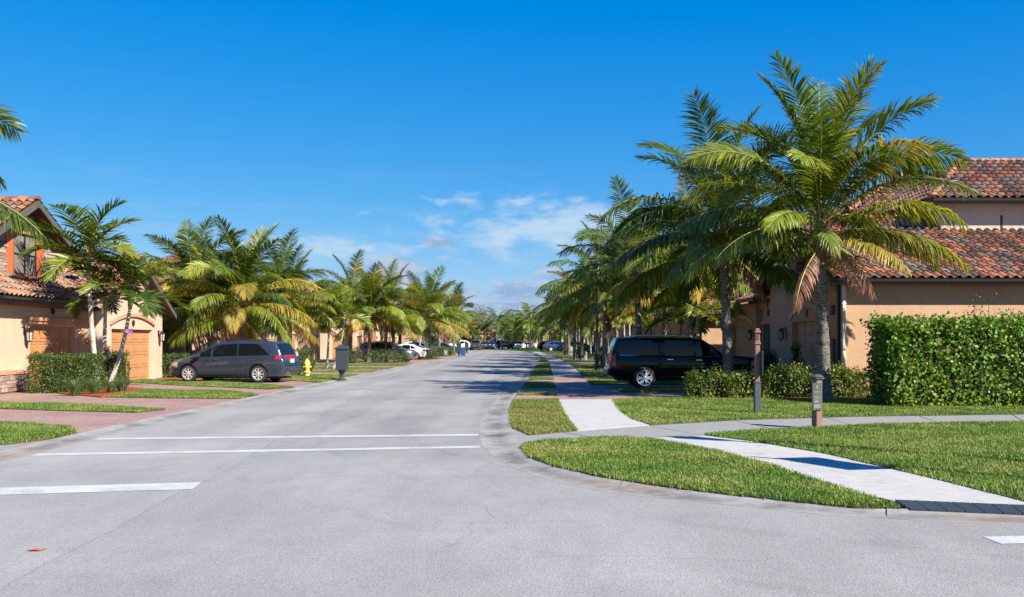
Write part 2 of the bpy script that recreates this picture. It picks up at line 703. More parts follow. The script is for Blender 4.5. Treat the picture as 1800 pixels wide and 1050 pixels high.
    h = nmath(nt, "ADD", vor.outputs["Distance"], nmath(nt, "MULTIPLY", agg, 0.6))
    principled(nt, out, b, 0.88, 0, bump(nt, h, 0.5, 0.006), 0.3)
    return m


def concrete_mat(name, base, stain=0.25, dirt=(0.16, 0.14, 0.12), flow=False):
    m, nt, out = nodes_of(name)
    v = position(nt)
    n1_ = noise(nt, v, 0.9, 6, 0.68, 0.5)
    n2_ = noise(nt, v, 6, 5, 0.7)
    n3_ = noise(nt, v, 70, 2, 0.6)
    b = mixrgb(nt, "MIX", nmath(nt, "MULTIPLY", ramp(nt, n1_, 0.48, 0.72), stain), base, dirt)
    if flow:                      # silt left along the gutter's flow line, patchy along its length
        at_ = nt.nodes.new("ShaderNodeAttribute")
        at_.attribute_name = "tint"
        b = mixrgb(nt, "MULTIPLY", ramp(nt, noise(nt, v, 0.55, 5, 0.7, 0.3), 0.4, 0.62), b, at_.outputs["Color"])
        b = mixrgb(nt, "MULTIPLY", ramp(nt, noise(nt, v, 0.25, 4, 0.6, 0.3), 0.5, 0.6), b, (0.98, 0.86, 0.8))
    n4_ = noise(nt, v, 2.2, 6, 0.72, 1.4)
    b = mixrgb(nt, "MULTIPLY", 1, b, _grey(nt, ramp(nt, n4_, 0.5, 0.78, 1.0, 1.0 - stain * 0.55)))
    n5_ = noise(nt, v, 9, 2, 0.4)
    b = mixrgb(nt, "MULTIPLY", 1, b, _grey(nt, ramp(nt, n5_, 0.72, 0.76, 1.0, 0.8)))
    b = mixrgb(nt, "MULTIPLY", 1, b, _grey(nt, ramp(nt, n2_, 0.3, 0.7, 0.92, 1.07)))
    b = mixrgb(nt, "MULTIPLY", 1, b, _grey(nt, ramp(nt, n3_, 0.3, 0.7, 0.94, 1.06)))
    principled(nt, out, b, 0.85, 0, bump(nt, nmath(nt, "ADD", n2_, n3_), 0.25, 0.004), 0.3)
    return m


def paver_mat():
    m, nt, out = nodes_of("clay_pavers")
    v = position(nt)
    br = nt.nodes.new("ShaderNodeTexBrick")
    br.inputs["Scale"].default_value = 1.0
    br.inputs["Brick Width"].default_value = 0.21
    br.inputs["Row Height"].default_value = 0.105
    br.inputs["Mortar Size"].default_value = 0.006
    br.inputs["Mortar Smooth"].default_value = 0.3
    br.inputs["Bias"].default_value = 0.0
    br.inputs["Color1"].default_value = (0.33, 0.175, 0.145, 1)
    br.inputs["Color2"].default_value = (0.27, 0.2, 0.18, 1)
    br.inputs["Mortar"].default_value = (0.14, 0.105, 0.09, 1)
    nt.links.new(v, br.inputs["Vector"])
    n1_ = noise(nt, v, 0.7, 5, 0.7)
    n2_ = noise(nt, v, 9, 4, 0.7)
    b = mixrgb(nt, "MULTIPLY", 1, br.outputs["Color"], _grey(nt, ramp(nt, n1_, 0.3, 0.7, 0.85, 1.16)))
    b = mixrgb(nt, "MULTIPLY", 1, b, _grey(nt, ramp(nt, n2_, 0.3, 0.7, 0.8, 1.2)))
    h = nmath(nt, "SUBTRACT", 1.0, br.outputs["Fac"])
    principled(nt, out, b, 0.82, 0, bump(nt, h, 0.6, 0.005), 0.35)
    return m


def mulch_mat():
    m, nt, out = nodes_of("red_mulch")
    v = position(nt)
    n1_ = noise(nt, v, 38, 5, 0.75, 1.0, (1, 2.2, 1))
    b = mixrgb(nt, "MIX", ramp(nt, n1_, 0.3, 0.7), (0.13, 0.03, 0.015), (0.46, 0.12, 0.045))
    principled(nt, out, b, 0.95, 0, bump(nt, n1_, 1.0, 0.03), 0.1)
    return m


M = {}
M["asphalt"] = asphalt_mat()
M["gutter"] = concrete_mat("gutter_concrete", (0.285, 0.278, 0.262), 0.7, (0.13, 0.105, 0.09), True)
M["walk"] = concrete_mat("pale_concrete", (0.395, 0.387, 0.37), 0.45, (0.33, 0.31, 0.28))
M["path"] = concrete_mat("grey_concrete", (0.235, 0.235, 0.225), 0.35, (0.19, 0.185, 0.17))
M["paver"] = paver_mat()
M["mulch"] = mulch_mat()
M["soil"] = pmat("dark_soil", (0.06, 0.045, 0.03), 0.95, var=0.3, scale=20, bscale=60, bstr=0.6)
M["turf"] = pmat("turf_base", (0.055, 0.095, 0.02), 0.95, var=0.35, scale=6, bscale=50, bstr=0.8, bdist=0.02, fine=0.3)
M["field"] = pmat("far_ground", (0.09, 0.12, 0.045), 0.95, var=0.3, scale=0.15)


def worn_paint():
    m, nt, out = nodes_of("road_paint")
    v = position(nt)
    w = nmath(nt, "ADD", nmath(nt, "MULTIPLY", noise(nt, v, 38, 4, 0.75), 0.6), nmath(nt, "MULTIPLY", noise(nt, v, 1.6, 4, 0.6, 0.4), 0.4))
    b = mixrgb(nt, "MIX", ramp(nt, w, 0.5, 0.62), (0.45, 0.455, 0.46), (0.29, 0.285, 0.28))
    b = mixrgb(nt, "MULTIPLY", 1, b, _grey(nt, ramp(nt, noise(nt, v, 4, 4, 0.6), 0.3, 0.7, 0.92, 1.06)))
    principled(nt, out, b, 0.7, 0, None, 0.3)
    return m


M["paint"] = worn_paint()
M["grass"] = leaf_mat("grass_blades", "tint", trans=0.3, tcol=(1.2, 1.2, 0.4), rough=0.5, spec=0.3, var=0.22)


def S(name, mb, mats, label=None, **k):
    return tag(mb.build(name, mats, **k), label=label, kind="structure")


# ground to the horizon, and the road sheet on it
S("ground", MB().grid([[(x, y, -0.06) for x in np.linspace(-2500, 2500, 9)] for y in np.linspace(-300, 4000, 9)]), M["field"],
  "flat grassy ground reaching to the horizon")

LO = [(-60, 5.2), (-16, 5.6), (-9.8, 6.6), (-8.0, 8.6), (-7.25, 11), (-7.1, 13.4), (-7.25, 17), (-7.27, 20.6), (-7.2, 29), (-6.95, 45), (-6.4, 74),
      (-5.9, 93), (-5.6, 120), (-5.7, 140), (-6.3, 150), (-8, 157), (-11, 161), (-17, 163.4), (-60, 164.5)]
RP = [((935, 640), (943, 640)), ((918, 660), (931, 660)), ((897, 680), (919, 680)), ((870, 705), (902, 700)), ((847, 735), (896, 722)), ((842, 765), (899, 752)),
      ((846, 782), (906, 772)), ((862, 799), (912, 788)), ((893, 819), (930, 804)), ((950, 841), (975, 820)), ((1030, 860), (1050, 837)), ((1120, 873), (1130, 850)),
      ((1283, 888), (1283, 872)), ((1400, 901), (1400, 882)), ((1500, 909), (1500, 890)), ((1600, 915), (1600, 896.5)), ((1700, 918.5), (1700, 900.5)), ((1800, 922), (1800, 904)), ((2150, 930), (2150, 911))]
RO = [gp(*a) for a, b in RP]
RI = [gp(*b, 0.03) for a, b in RP]
far_o = [(1.95, 84), (2.35, 98), (2.6, 115), (2.45, 132), (1.5, 148), (0.0, 160), (-2.6, 169), (-7, 174.5), (-16, 177.5), (-60, 179)]
RO = [(x, y) for x, y in far_o[::-1]] + RO
RI = [(x + 0.5, y + (0.5 if y > 160 else 0)) for x, y in far_o[::-1]] + RI
RO += [(8.5, 8.55), (14, 8.3), (60, 8.0)]
RI += [(8.5, 9.15), (14, 8.9), (60, 8.6)]


def offset(pl, d):
    o = []
    for i, p in enumerate(pl):
        a, b = pl[max(i - 1, 0)], pl[min(i + 1, len(pl) - 1)]
        t = Vector((b[0] - a[0], b[1] - a[1])).normalized()
        o.append((p[0] - t.y * d, p[1] + t.x * d))
    return o


LI = offset(LO, 0.55)
road_poly = offset(LO, 0.3) + [(-60, 179.3)] + [((a[0] + b[0]) / 2, (a[1] + b[1]) / 2) for a, b in zip(RO, RI)][1:] + [(60, -14), (-60, -14)]
mb = MB()
mb.add([(x, y, 0.0) for x, y in road_poly], [tuple(range(len(road_poly)))])
S("road", mb, M["asphalt"], "worn pale grey asphalt street and junction")

# soil under the verges
S("verge_ground", MB().prism(RI + [(60, 179)], -0.05, 0.012), M["soil"], "soil under the plots right of the street")
S("verge_ground", MB().prism(LI + [(-60, 100), (-60, 40)], -0.05, 0.012), M["soil"], "soil under the plots left of the street")


def resample_pair(A, B, step):
    A, B = np.array(A), np.array(B)
    mid = (A + B) / 2
    d = np.concatenate([[0], np.cumsum(np.linalg.norm(np.diff(mid, axis=0), axis=1))])
    n = max(2, int(d[-1] / step))
    t = np.linspace(0, d[-1], n + 1)
    f = lambda Q: np.stack([np.interp(t, d, Q[:, 0]), np.interp(t, d, Q[:, 1])], 1)
    return f(A), f(B)


def smooth_line(pl, it=2):
    """Chaikin corner cutting that keeps the ends"""
    for _ in range(it):
        o = [pl[0]]
        for a, b in zip(pl[:-1], pl[1:]):
            o.append((a[0] * 0.75 + b[0] * 0.25, a[1] * 0.75 + b[1] * 0.25))
            o.append((a[0] * 0.25 + b[0] * 0.75, a[1] * 0.25 + b[1] * 0.75))
        o.append(pl[-1])
        pl = o
    return pl


def kerb(label, O, I, seg=3.0, sub=0.3):
    O, I = smooth_line(O), smooth_line(I)
    root = tag(bpy.data.objects.new("kerb", None), label, None, None, "structure")
    COL.objects.link(root)
    a, b = resample_pair(O, I, sub)
    per = int(seg / sub)
    i = 0
    T = [0.0, 0.3, 0.55, 0.8, 1.0]
    Z = [0.002, 0.003, 0.01, 0.027, 0.036]
    while i < len(a) - 1:
        j = min(i + per, len(a) - 1)
        P = []
        for k in range(i, j + 1):
            p, q = a[k], b[k]
            if k in (i, j):
                other = k + 1 if k == i else k - 1
                p = p + (a[other] - p) * 0.022
                q = q + (b[other] - q) * 0.022
            row = [(p[0], p[1], -0.04)] + [(p[0] + (q[0] - p[0]) * t, p[1] + (q[1] - p[1]) * t, z) for t, z in zip(T, Z)] + [(q[0], q[1], -0.04)]
            P.append(row)
        m = MB().grid(P)
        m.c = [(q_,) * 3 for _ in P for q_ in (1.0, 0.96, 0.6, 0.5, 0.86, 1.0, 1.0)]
        nc = 7
        m.f += [tuple(range(nc)), tuple(range(len(m.v) - 1, len(m.v) - 1 - nc, -1))]
        m.m += [0, 0]
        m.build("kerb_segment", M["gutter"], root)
        i = j
    return root


kerb("grey concrete valley kerb sweeping round the right corner", RO, RI)
kerb("pale concrete kerb along the left side of street", LO, LI)


# painted lines ------------------------------------------------------
def strip(label, quad):
    mb = MB()
    mb.add([(x, y, 0.004) for x, y in quad], [tuple(range(len(quad)))])
    return S("road_marking", mb, M["paint"], label)


def hline(px0, py0, px1, py1, w, skew=0.0):
    a, b = gp(px0, py0), gp(px1, py1)
    return [(a[0], a[1] - w / 2), (b[0] + skew, b[1] - w / 2), (b[0], b[1] + w / 2), (a[0], a[1] + w / 2)]


strip("thin white crosswalk line, the farther of the two", hline(170, 772, 841, 765, 0.30))
strip("thin white crosswalk line, the nearer of the two", hline(60, 800, 843, 786, 0.29))
strip("broad white stop bar ending in a slanted tip", [gp(-260, 878.5), gp(338, 860.5), gp(354, 848.5), gp(-260, 865)])
strip("white stop bar in the near lane at the right edge", [gp(1727, 944), gp(2100, 938), gp(2100, 950), gp(1760, 957)])

def lx(y):
    c = sorted((p[1], p[0]) for p in LI if 9 < p[1] < 155 and p[0] > -9)
    return float(np.interp(y, [a for a, b in c], [b for a, b in c]))


# ---------------------------------------------------------------- lawns, walks, driveways
TURF_PAL = None


def lawn(label, poly, dens, h=0.05, w=0.012, segs=2, z=0.05, pal=None):
    poly = [(min(x, lx(y) - 0.04), y) if x < -4 and 9 < y < 150 else (x, y) for x, y in poly]
    o = S("lawn", MB().prism(poly, -0.02, z, 0, 1), [M["turf"], M["soil"]], label)
    # blades also lean over the border
    me = grass_mesh("grass", poly, z - 0.008, dens, h, w, M["grass"], segs, pal)
    if me:
        g = link("grass", me, o)
        g["kind"] = "stuff"
    return o


def slab_walk(name, label, mat, edge_a, edge_b, nslab, z=0.04, gap=0.025):
    """a walk as separate slabs between two polylines with equal point counts"""
    root = tag(bpy.data.objects.new(name, None), label, None, None, "structure")
    COL.objects.link(root)
    a, b = np.array(edge_a, float), np.array(edge_b, float)

    def at(Q, t):
        d = np.concatenate([[0], np.cumsum(np.linalg.norm(np.diff(Q, axis=0), axis=1))])
        return np.array([np.interp(t * d[-1], d, Q[:, 0]), np.interp(t * d[-1], d, Q[:, 1])])
    mid = (a + b) / 2
    ln = np.linalg.norm(np.diff(mid, axis=0), axis=1).sum()
    e = gap / ln / 2
    for i in range(nslab):
        t0, t1 = i / nslab + e, (i + 1) / nslab - e
        ts = np.linspace(t0, t1, 6)
        A = [tuple(at(a, t)) for t in ts]
        B = [tuple(at(b, t)) for t in ts]
        MB().prism(A + B[::-1], -0.02, z + random.uniform(-0.002, 0.002)).build("slab", mat, root)
    return root


Z = 0.045
# near right corner
lens = gps([(916, 787), (925, 781), (960, 776), (1040, 771), (1100, 769), (1140, 773), (1210, 784), (1300, 803), (1420, 840), (1510, 869), (1585, 893)], Z) + \
       gps([(1500, 890.5), (1400, 881), (1300, 871), (1200, 859), (1130, 849), (1050, 836), (975, 819), (930, 803)], Z)
lawn("lens shaped lawn between the kerb and the slanting pale walk", lens, 4200, 0.055, 0.0105, 3)
walkA = gps([(1140, 771), (1210, 783), (1300, 802), (1420, 839), (1510, 868), (1588, 885), (1600, 897)], 0.035)
walkB = gps([(1238, 766), (1335, 777), (1450, 797), (1600, 831), (1750, 868), (1830, 888), (1880, 905)], 0.035)
slab_walk("sidewalk", "pale concrete walk slanting down to the dark tactile plate", M["walk"], walkA[:-1], walkB[:-1], 6)
lawn("broad near lawn between the grey path and the slanting pale walk",
     gps([(1238, 765), (1270, 761), (1330, 757), (1430, 751), (1600, 745), (1800, 742), (2300, 742), (2300, 960)], Z) +
     gps([(1905, 905), (1830, 888), (1750, 868), (1600, 831), (1450, 797), (1335, 777)], Z), 2600, 0.055, 0.0115, 2)
pathA = gps([(898, 752), (930, 765), (1016, 757.5), (1140, 747), (1300, 738), (1500, 732), (1800, 728), (2300, 727)], 0.035)
pathB = gps([(910, 786), (932, 783), (1040, 771.5), (1140, 770), (1240, 765), (1430, 751), (1800, 742), (2300, 742)], 0.035)
slab_walk("footpath", "grey concrete path curving right past the brown sign post", M["path"], pathA, pathB, 9, 0.034, 0.03)
lawn("small lawn patch between the kerb and the pale walk slab", gps([(903, 704), (980, 702), (985, 715), (998, 738), (1014, 757), (930, 764.5), (899, 750), (897, 722)], Z),
     3000, 0.055, 0.013, 2, pal=[(0.09, 0.17, 0.025), (0.15, 0.2, 0.035), (0.22, 0.22, 0.06), (0.3, 0.25, 0.09)])
slab_walk("sidewalk", "short bright walk slab between the small lawn and wide lawn", M["walk"],
          gps([(981, 702.5), (986, 715), (998, 737), (1015, 758)], 0.035), gps([(1075, 702.5), (1090, 722), (1112, 737), (1142, 748)], 0.035), 3)
lawn("wide lawn in front of the low shrub row and hedge",
     gps([(1077, 703), (1130, 699), (1205, 698), (1360, 700), (1530, 701), (1560, 716), (1800, 716), (2300, 714)], Z) +
     gps([(2300, 727), (1800, 728), (1500, 732), (1300, 738), (1144, 747), (1112, 737), (1090, 722)], Z), 1900, 0.055, 0.014, 2)

# tactile plate
tp = tag(bpy.data.objects.new("tactile_plate", None), "black ribbed tactile plate at the foot of the pale walk", "tactile plate")
COL.objects.link(tp)
M["tactile"] = pmat("tactile_rubber", (0.03, 0.04, 0.055), 0.45, var=0.2)
ta, tb = gps([(1572, 880), (1880, 893)], 0.035), gps([(1600, 897), (1900, 909)], 0.035)
ta = [Vector(p) for p in ta]
tb = [Vector(p) for p in tb]
NT = 9
dom = MB()
for i in range(NT):
    u0, u1 = i / NT + 0.003, (i + 1) / NT - 0.003
    q = [ta[0].lerp(ta[1], u0), ta[0].lerp(ta[1], u1), tb[0].lerp(tb[1], u1), tb[0].lerp(tb[1], u0)]
    MB().prism([tuple(p) for p in q], 0.0, 0.046).build("panel", M["tactile"], tp)
    for a_ in np.linspace(0.12, 0.88, 5):
        for b_ in np.linspace(0.08, 0.92, 8):
            p = q[0].lerp(q[1], a_).lerp(q[3].lerp(q[2], a_), b_)
            dom.lathe([(0.013, 0.0), (0.011, 0.004), (0.007, 0.006), (0.0, 0.0065)], 6, (p.x, p.y, 0.0455))
d_ = dom.build("dome", M["tactile"], tp, smooth=True)
d_["kind"] = "stuff"

# right side beyond the corner ------------------------------------------------
SL = [(981, 702), (975, 680), (972, 660), (969, 650), (966, 640), (960.5, 630), (957, 625)]
SR = [(1075, 702), (1040, 678), (1018, 656), (1008, 645), (1000, 640), (981, 630), (972, 625)]
SLw = gps(SL, 0.035)
SRw = gps(SR, 0.035)


def sx(side, y):
    Q = SLw if side == 0 else SRw
    if y > 100:
        return (2.75, 4.1)[side] + 0.004 * (y - 100)
    return float(np.interp(y, [q[1] for q in Q], [q[0] for q in Q]))


def kin(y):
    """inner kerb on the right"""
    c = [(p[1], p[0]) for p in RI if 16 < p[1] < 150 and p[0] > -1]
    c.sort()
    return float(np.interp(y, [a for a, b in c], [b for a, b in c]))


# clay pavers across plots: the driveway field
S("driveway", MB().prism([(kin(26.8) + 0.02, 26.9), (sx(0, 27), 26.95), (sx(1, 27), 26.9), (3.6, 27.6), (10.3, 27.2), (10.3, 46), (sx(1, 46), 46), (kin(46), 46), (kin(40), 40), (kin(33), 33)],
                       -0.03, 0.028), M["paver"], "clay paver driveways in front of the peach house")


def patch(label, y0, y1, side, dens=900, h=0.06, x1=None, x0=None):
    if side == "verge":
        a0, a1, b0, b1 = kin(y0) + 0.04, kin(y1) + 0.04, sx(0, y0) - 0.02, sx(0, y1) - 0.02
    else:
        a0, a1 = (x0, x0) if x0 else (sx(1, y0) + 0.02, sx(1, y1) + 0.02)
        b0 = b1 = x1
    p = [(a0, y0), (b0, y0), (b1, y1), (a1, y1)]
    n = 3
    return lawn(label, p, dens, h, 0.02, 1 if y0 > 40 else 2)


patch("shaded thin grass strip in the paver verge behind the small lawn", 29.6, 31.0, "verge", 1600, x1=None)
patch("sunny square grass patch between kerb and pavers, nearest the corner", 34.2, 38.2, "verge", 1400)
patch("narrow grass strip in the verge beyond the sunny square patch", 41.2, 43.6, "verge", 1200)
patch("slim grass strip beside the black SUV's near rear wheel", 31.2, 32.7, "plot", 1500, x0=3.55, x1=9.0)
patch("grass strip behind the black SUV's rear bumper", 36.2, 40.6, "plot", 1300, x1=8.5)
patch("little grass strip past the black SUV beside the sidewalk", 42.4, 44.6, "plot", 1000, x1=8.8)
ORD = ["first", "second", "third", "fourth", "fifth", "sixth", "seventh"]
ys = [46, 55.6, 58.0, 68.5, 76, 86, 92, 104, 112, 124, 132, 146]
for k in range(0, len(ys) - 1):
    y0, y1 = ys[k], ys[k + 1]
    if k % 2 == 0:
        patch("grass verge strip between kerb and sidewalk beyond the SUV, %s one away" % ORD[k // 2], y0, y1, "verge", 260, 0.07)
        patch("house lawn beyond the black SUV, right of the sidewalk, %s one away" % ORD[k // 2], y0, y1, "plot", 160, 0.08, x1=10.6)
        slab_walk("sidewalk", "far pale sidewalk stretch between grass verges, %s one away" % ORD[k // 2], M["walk"],
                  [(sx(0, y0), y0), (sx(0, y1), y1)], [(sx(1, y0), y0), (sx(1, y1), y1)], 4 if y0 < 80 else 2)
    else:
        S("driveway", MB().prism([(kin(y0), y0), (10.6, y0), (10.6, y1), (kin(y1), y1)], -0.03, 0.028), M["paver"], "far clay paver driveway right of the street, %s one away" % ORD[k // 2])
for o in bpy.data.objects:
    if o.get("label", "").startswith("grass verge strip between kerb"):
        o["group"] = "grass verges along the right kerb"
    if o.get("label", "").startswith("house lawn beyond"):
        o["group"] = "house lawns along the right sidewalk"
    if o.get("label", "").startswith("far pale sidewalk"):
        o["group"] = "far sidewalk stretches"


# left side ----------------------------------------------------------------
S("driveway", MB().prism([(lx(11) - 0.01, 11), (lx(17) - 0.01, 17), (lx(30) - 0.01, 30), (lx(47.6) - 0.01, 47.6), (-18, 47.6), (-18, 11)], -0.03, 0.028), M["paver"],
  "clay paver driveways left of the street up to the garages")
S("driveway_apron", MB().prism([(lx(9) - 0.0, 9.0), (lx(13) - 0.0, 13.0), (lx(15.4) - 0.01, 15.4), (-30, 15.0), (-30, 9)], -0.03, 0.036), M["path"],
  "grey concrete apron at the bottom left edge")
L1p = [(0, 743), (60, 745), (125, 751), (155, 759)]
lawn("nearest left grass strip by the grey kerb", [(-26, 19.3)] + gps([(0, 743), (60, 745), (125, 751), (157, 760)], Z) + gps([(110, 771), (0, 782)], Z) + [(-26, 15.6)], 2200, 0.055, 0.013, 2)
lawn("second grass strip from the left kerb, a thin tongue between pavers", [(-26, 25.6)] + gps([(0, 707.5), (150, 711), (291, 720)], Z) + gps([(240, 725), (100, 721.5), (0, 718)], Z) + [(-26, 23.1)], 1700, 0.055, 0.014, 2)
lawn("grass tongue beside the mulch bed of the three thin palms", gps([(260, 685), (330, 686), (400, 687.5), (477, 694), (440, 701), (300, 700), (182, 698), (215, 692)], Z), 1500, 0.06, 0.016, 2)
lawn("slim grass strip in front of the grey minivan", gps([(205, 666), (330, 669), (470, 676), (522, 681), (475, 684), (330, 678), (205, 671)], Z), 1300, 0.055, 0.018, 2)
lawn("grass patch around the yellow hydrant and dark mailbox", [(-13.2, 45.5), (lx(47.4), 47.4), (lx(38.2), 38.2)] + gps([(560, 672.5), (505, 668)], Z) + [(-13.2, 41.2)], 900, 0.06, 0.02, 2)
ysl = [47.6, 51.0, 53.0, 56.0, 59.5, 63.5, 69, 88, 92, 103, 109, 128, 134, 150]
for k in range(len(ysl) - 1):
    y0, y1 = ysl[k], ysl[k + 1]
    if k % 2 == 1:
        lawn("grass strip between paver drives past the dark mailbox, %s one away" % ORD[k // 2], [(lx(y0) - 0.02, y0), (lx(y1) - 0.02, y1), (-15.5, y1), (-15.5, y0)],
             300 if y0 < 70 else 150, 0.07, 0.03, 1)["group"] = "grass strips along the left kerb"
    else:
        S("driveway", MB().prism([(lx(y0), y0), (lx(y1), y1), (-18, y1), (-18, y0)], -0.03, 0.028), M["paver"], "far clay paver driveway left of the street, %s one away" % ORD[k // 2])
lawn("grassy corner where the street bends left", [(lx(150) - 0.02, 150)] + [p for p in LI if p[1] > 150 and p[0] > -20] + [(-20, 150)], 60, 0.09, 0.05, 1)
lawn("lawn beyond the bend of the street", [(x, y) for x, y in RI if y > 146] + [(40, 146), (40, 200), (-60, 200)], 25, 0.1, 0.08, 1)


def bed(label, poly, z=0.06):
    return S("mulch_bed", MB().prism(poly, -0.02, z), M["mulch"], label)


bed("red mulch bed under the three thin palms and clipped hedge", gps([(0, 684), (60, 684), (120, 690), (178, 695), (200, 694.5), (262, 685.5), (250, 680), (200, 676), (100, 674), (0, 676)], 0.1))
bed("red mulch bed below the low shrub row and coconut palm", gps([(1195, 697.5), (1300, 700), (1400, 700.5), (1552, 699), (1560, 690), (1500, 683), (1210, 684)], 0.1))
bed("red mulch strip along the tall clipped hedge", [(8.6, 23.6), (22, 23.6), (22, 29.2), (9.9, 29.2), (9.2, 27.8)], 0.058)
bed("red mulch behind the black SUV's rear wheel", [(7.0, 36.2), (9.95, 36.2), (9.95, 41), (7.0, 41)], 0.058)
bed("red mulch by the garage pier left of the minivan", [(-16.0, 42.2), (-13.6, 42.2), (-13.4, 44.6), (-16.0, 44.6)], 0.058)
# ------------------------------------------------------------------ house materials
def stucco(name, base):
    m, nt, out = nodes_of(name)
    v = position(nt)
    n1_ = noise(nt, v, 0.8, 5, 0.65)
    n2_ = noise(nt, v, 26, 4, 0.65)
    n3_ = noise(nt, v, 3.0, 4, 0.7, 0, (1, 1, 0.25))
    b = mixrgb(nt, "MULTIPLY", 1, base, _grey(nt, ramp(nt, n1_, 0.3, 0.7, 0.92, 1.06)))
    b = mixrgb(nt, "MULTIPLY", 1, b, _grey(nt, ramp(nt, n3_, 0.3, 0.75, 1.03, 0.93)))
    b = mixrgb(nt, "MULTIPLY", 1, b, _grey(nt, ramp(nt, n2_, 0.3, 0.7, 0.93, 1.06)))
    principled(nt, out, b, 0.9, 0, bump(nt, n2_, 0.55, 0.02), 0.2)
    return m


M["peach"] = stucco("peach_stucco", (0.46, 0.295, 0.18))
M["cream"] = stucco("cream_stucco", (0.58, 0.41, 0.295))
M["offwhite"] = stucco("pale_stucco", (0.5, 0.42, 0.36))
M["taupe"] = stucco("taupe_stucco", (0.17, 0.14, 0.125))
M["pinktrim"] = stucco("pink_trim", (0.55, 0.27, 0.17))
M["door"] = pmat("orange_door", (0.46, 0.215, 0.09), 0.55, var=0.08, scale=4, bscale=30, bstr=0.1)
M["tandoor"] = pmat("tan_door", (0.36, 0.22, 0.135), 0.55, var=0.08, scale=4)
M["gutterm"] = pmat("dark_gutter", (0.035, 0.032, 0.03), 0.4, var=0.1)
M["fascia"] = pmat("brown_fascia", (0.10, 0.085, 0.075), 0.6, var=0.12)
M["rafter"] = pmat("rafter_tails", (0.24, 0.09, 0.05), 0.7, var=0.15)
M["glass"] = pmat("window_glass", (0.012, 0.016, 0.02), 0.04, var=0.0, spec=0.5)
M["shutter"] = pmat("orange_shutter", (0.62, 0.13, 0.04), 0.5, var=0.06)
M["frame"] = pmat("bronze_frame", (0.02, 0.018, 0.017), 0.4, var=0.1)
M["medal"] = pmat("bronze_medallion", (0.035, 0.02, 0.015), 0.4, var=0.1)
M["stone"] = pmat("ledge_stone", src="object", rough=0.9, var=0.25, scale=9, bscale=20, bstr=0.6, bdist=0.02)
M["mortar"] = pmat("mortar", (0.2, 0.17, 0.145), 0.95, var=0.2, scale=10)
M["tile"] = pmat("clay_tile", src="object", rough=0.72, var=0.16, scale=7, bscale=40, bstr=0.2, fine=0.08, spec=0.35)
M["tilea"] = pmat("clay_tile_mass", src="tint", rough=0.72, var=0.16, scale=7, bscale=40, bstr=0.2, fine=0.08, spec=0.35)
M["underlay"] = pmat("roof_underlay", (0.10, 0.05, 0.035), 0.95, var=0.2)
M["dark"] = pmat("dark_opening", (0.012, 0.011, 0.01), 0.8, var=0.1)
M["white"] = pmat("white_pipe", (0.55, 0.52, 0.48), 0.5, var=0.08)
M["black"] = pmat("black_metal", (0.012, 0.012, 0.013), 0.35, var=0.1)
M["lampglass"] = pmat("lantern_glass", (0.35, 0.33, 0.28), 0.15, var=0.05)


def tiled_far():
    """roofs too far off to tell the tiles apart: relief and colour only"""
    m, nt, out = nodes_of("far_roof_tiles")
    v = position(nt)
    vor = nt.nodes.new("ShaderNodeTexVoronoi")
    vor.inputs["Scale"].default_value = 3.2
    nt.links.new(v, vor.inputs["Vector"])
    s = nt.nodes.new("ShaderNodeSeparateColor")
    nt.links.new(vor.outputs["Color"], s.inputs[0])
    b = mixrgb(nt, "MIX", ramp(nt, s.outputs[0], 0.2, 0.8), (0.29, 0.115, 0.062), (0.17, 0.1, 0.08))
    principled(nt, out, b, 0.75, 0, bump(nt, vor.outputs["Distance"], 0.6, 0.05), 0.3)
    return m


M["fartile"] = tiled_far()
TILE_PAL = [(0.37, 0.155, 0.085), (0.31, 0.12, 0.068), (0.21, 0.078, 0.048), (0.165, 0.082, 0.06), (0.16, 0.125, 0.105), (0.2, 0.16, 0.135), (0.31, 0.155, 0.09), (0.11, 0.072, 0.06)]
TW, TL, TE = 0.28, 0.47, 0.385      # tile width, length, exposed length


def tile_grid():
    """one S tile: a barrel beside a pan; local x across, y up the slope, z out of the roof"""
    rows = []
    for (y, lift) in ((0.0, 0.07), (TL, 0.008)):
        r = []
        for t in np.linspace(0, 1, 9):
            z = 0.062 * math.sin(min(t / 0.66, 1.0) * PI) if t < 0.66 else -0.022 * math.sin((t - 0.66) / 0.34 * PI)
            r.append(((t - 0.5) * TW * 1.03, y, z + lift))
        rows.append(r)
    low = [(x, 0.004, z - 0.022) for x, _, z in rows[0]]
    return [low] + rows


TG = tile_grid()
tile_mesh = MB().grid(TG).mesh("tile", [M["tile"]], smooth=True, angle=40)
TILE_SRC = {"verts": [p for r in TG for p in r], "faces": [tuple(f) for f in MB().grid(TG).f]}


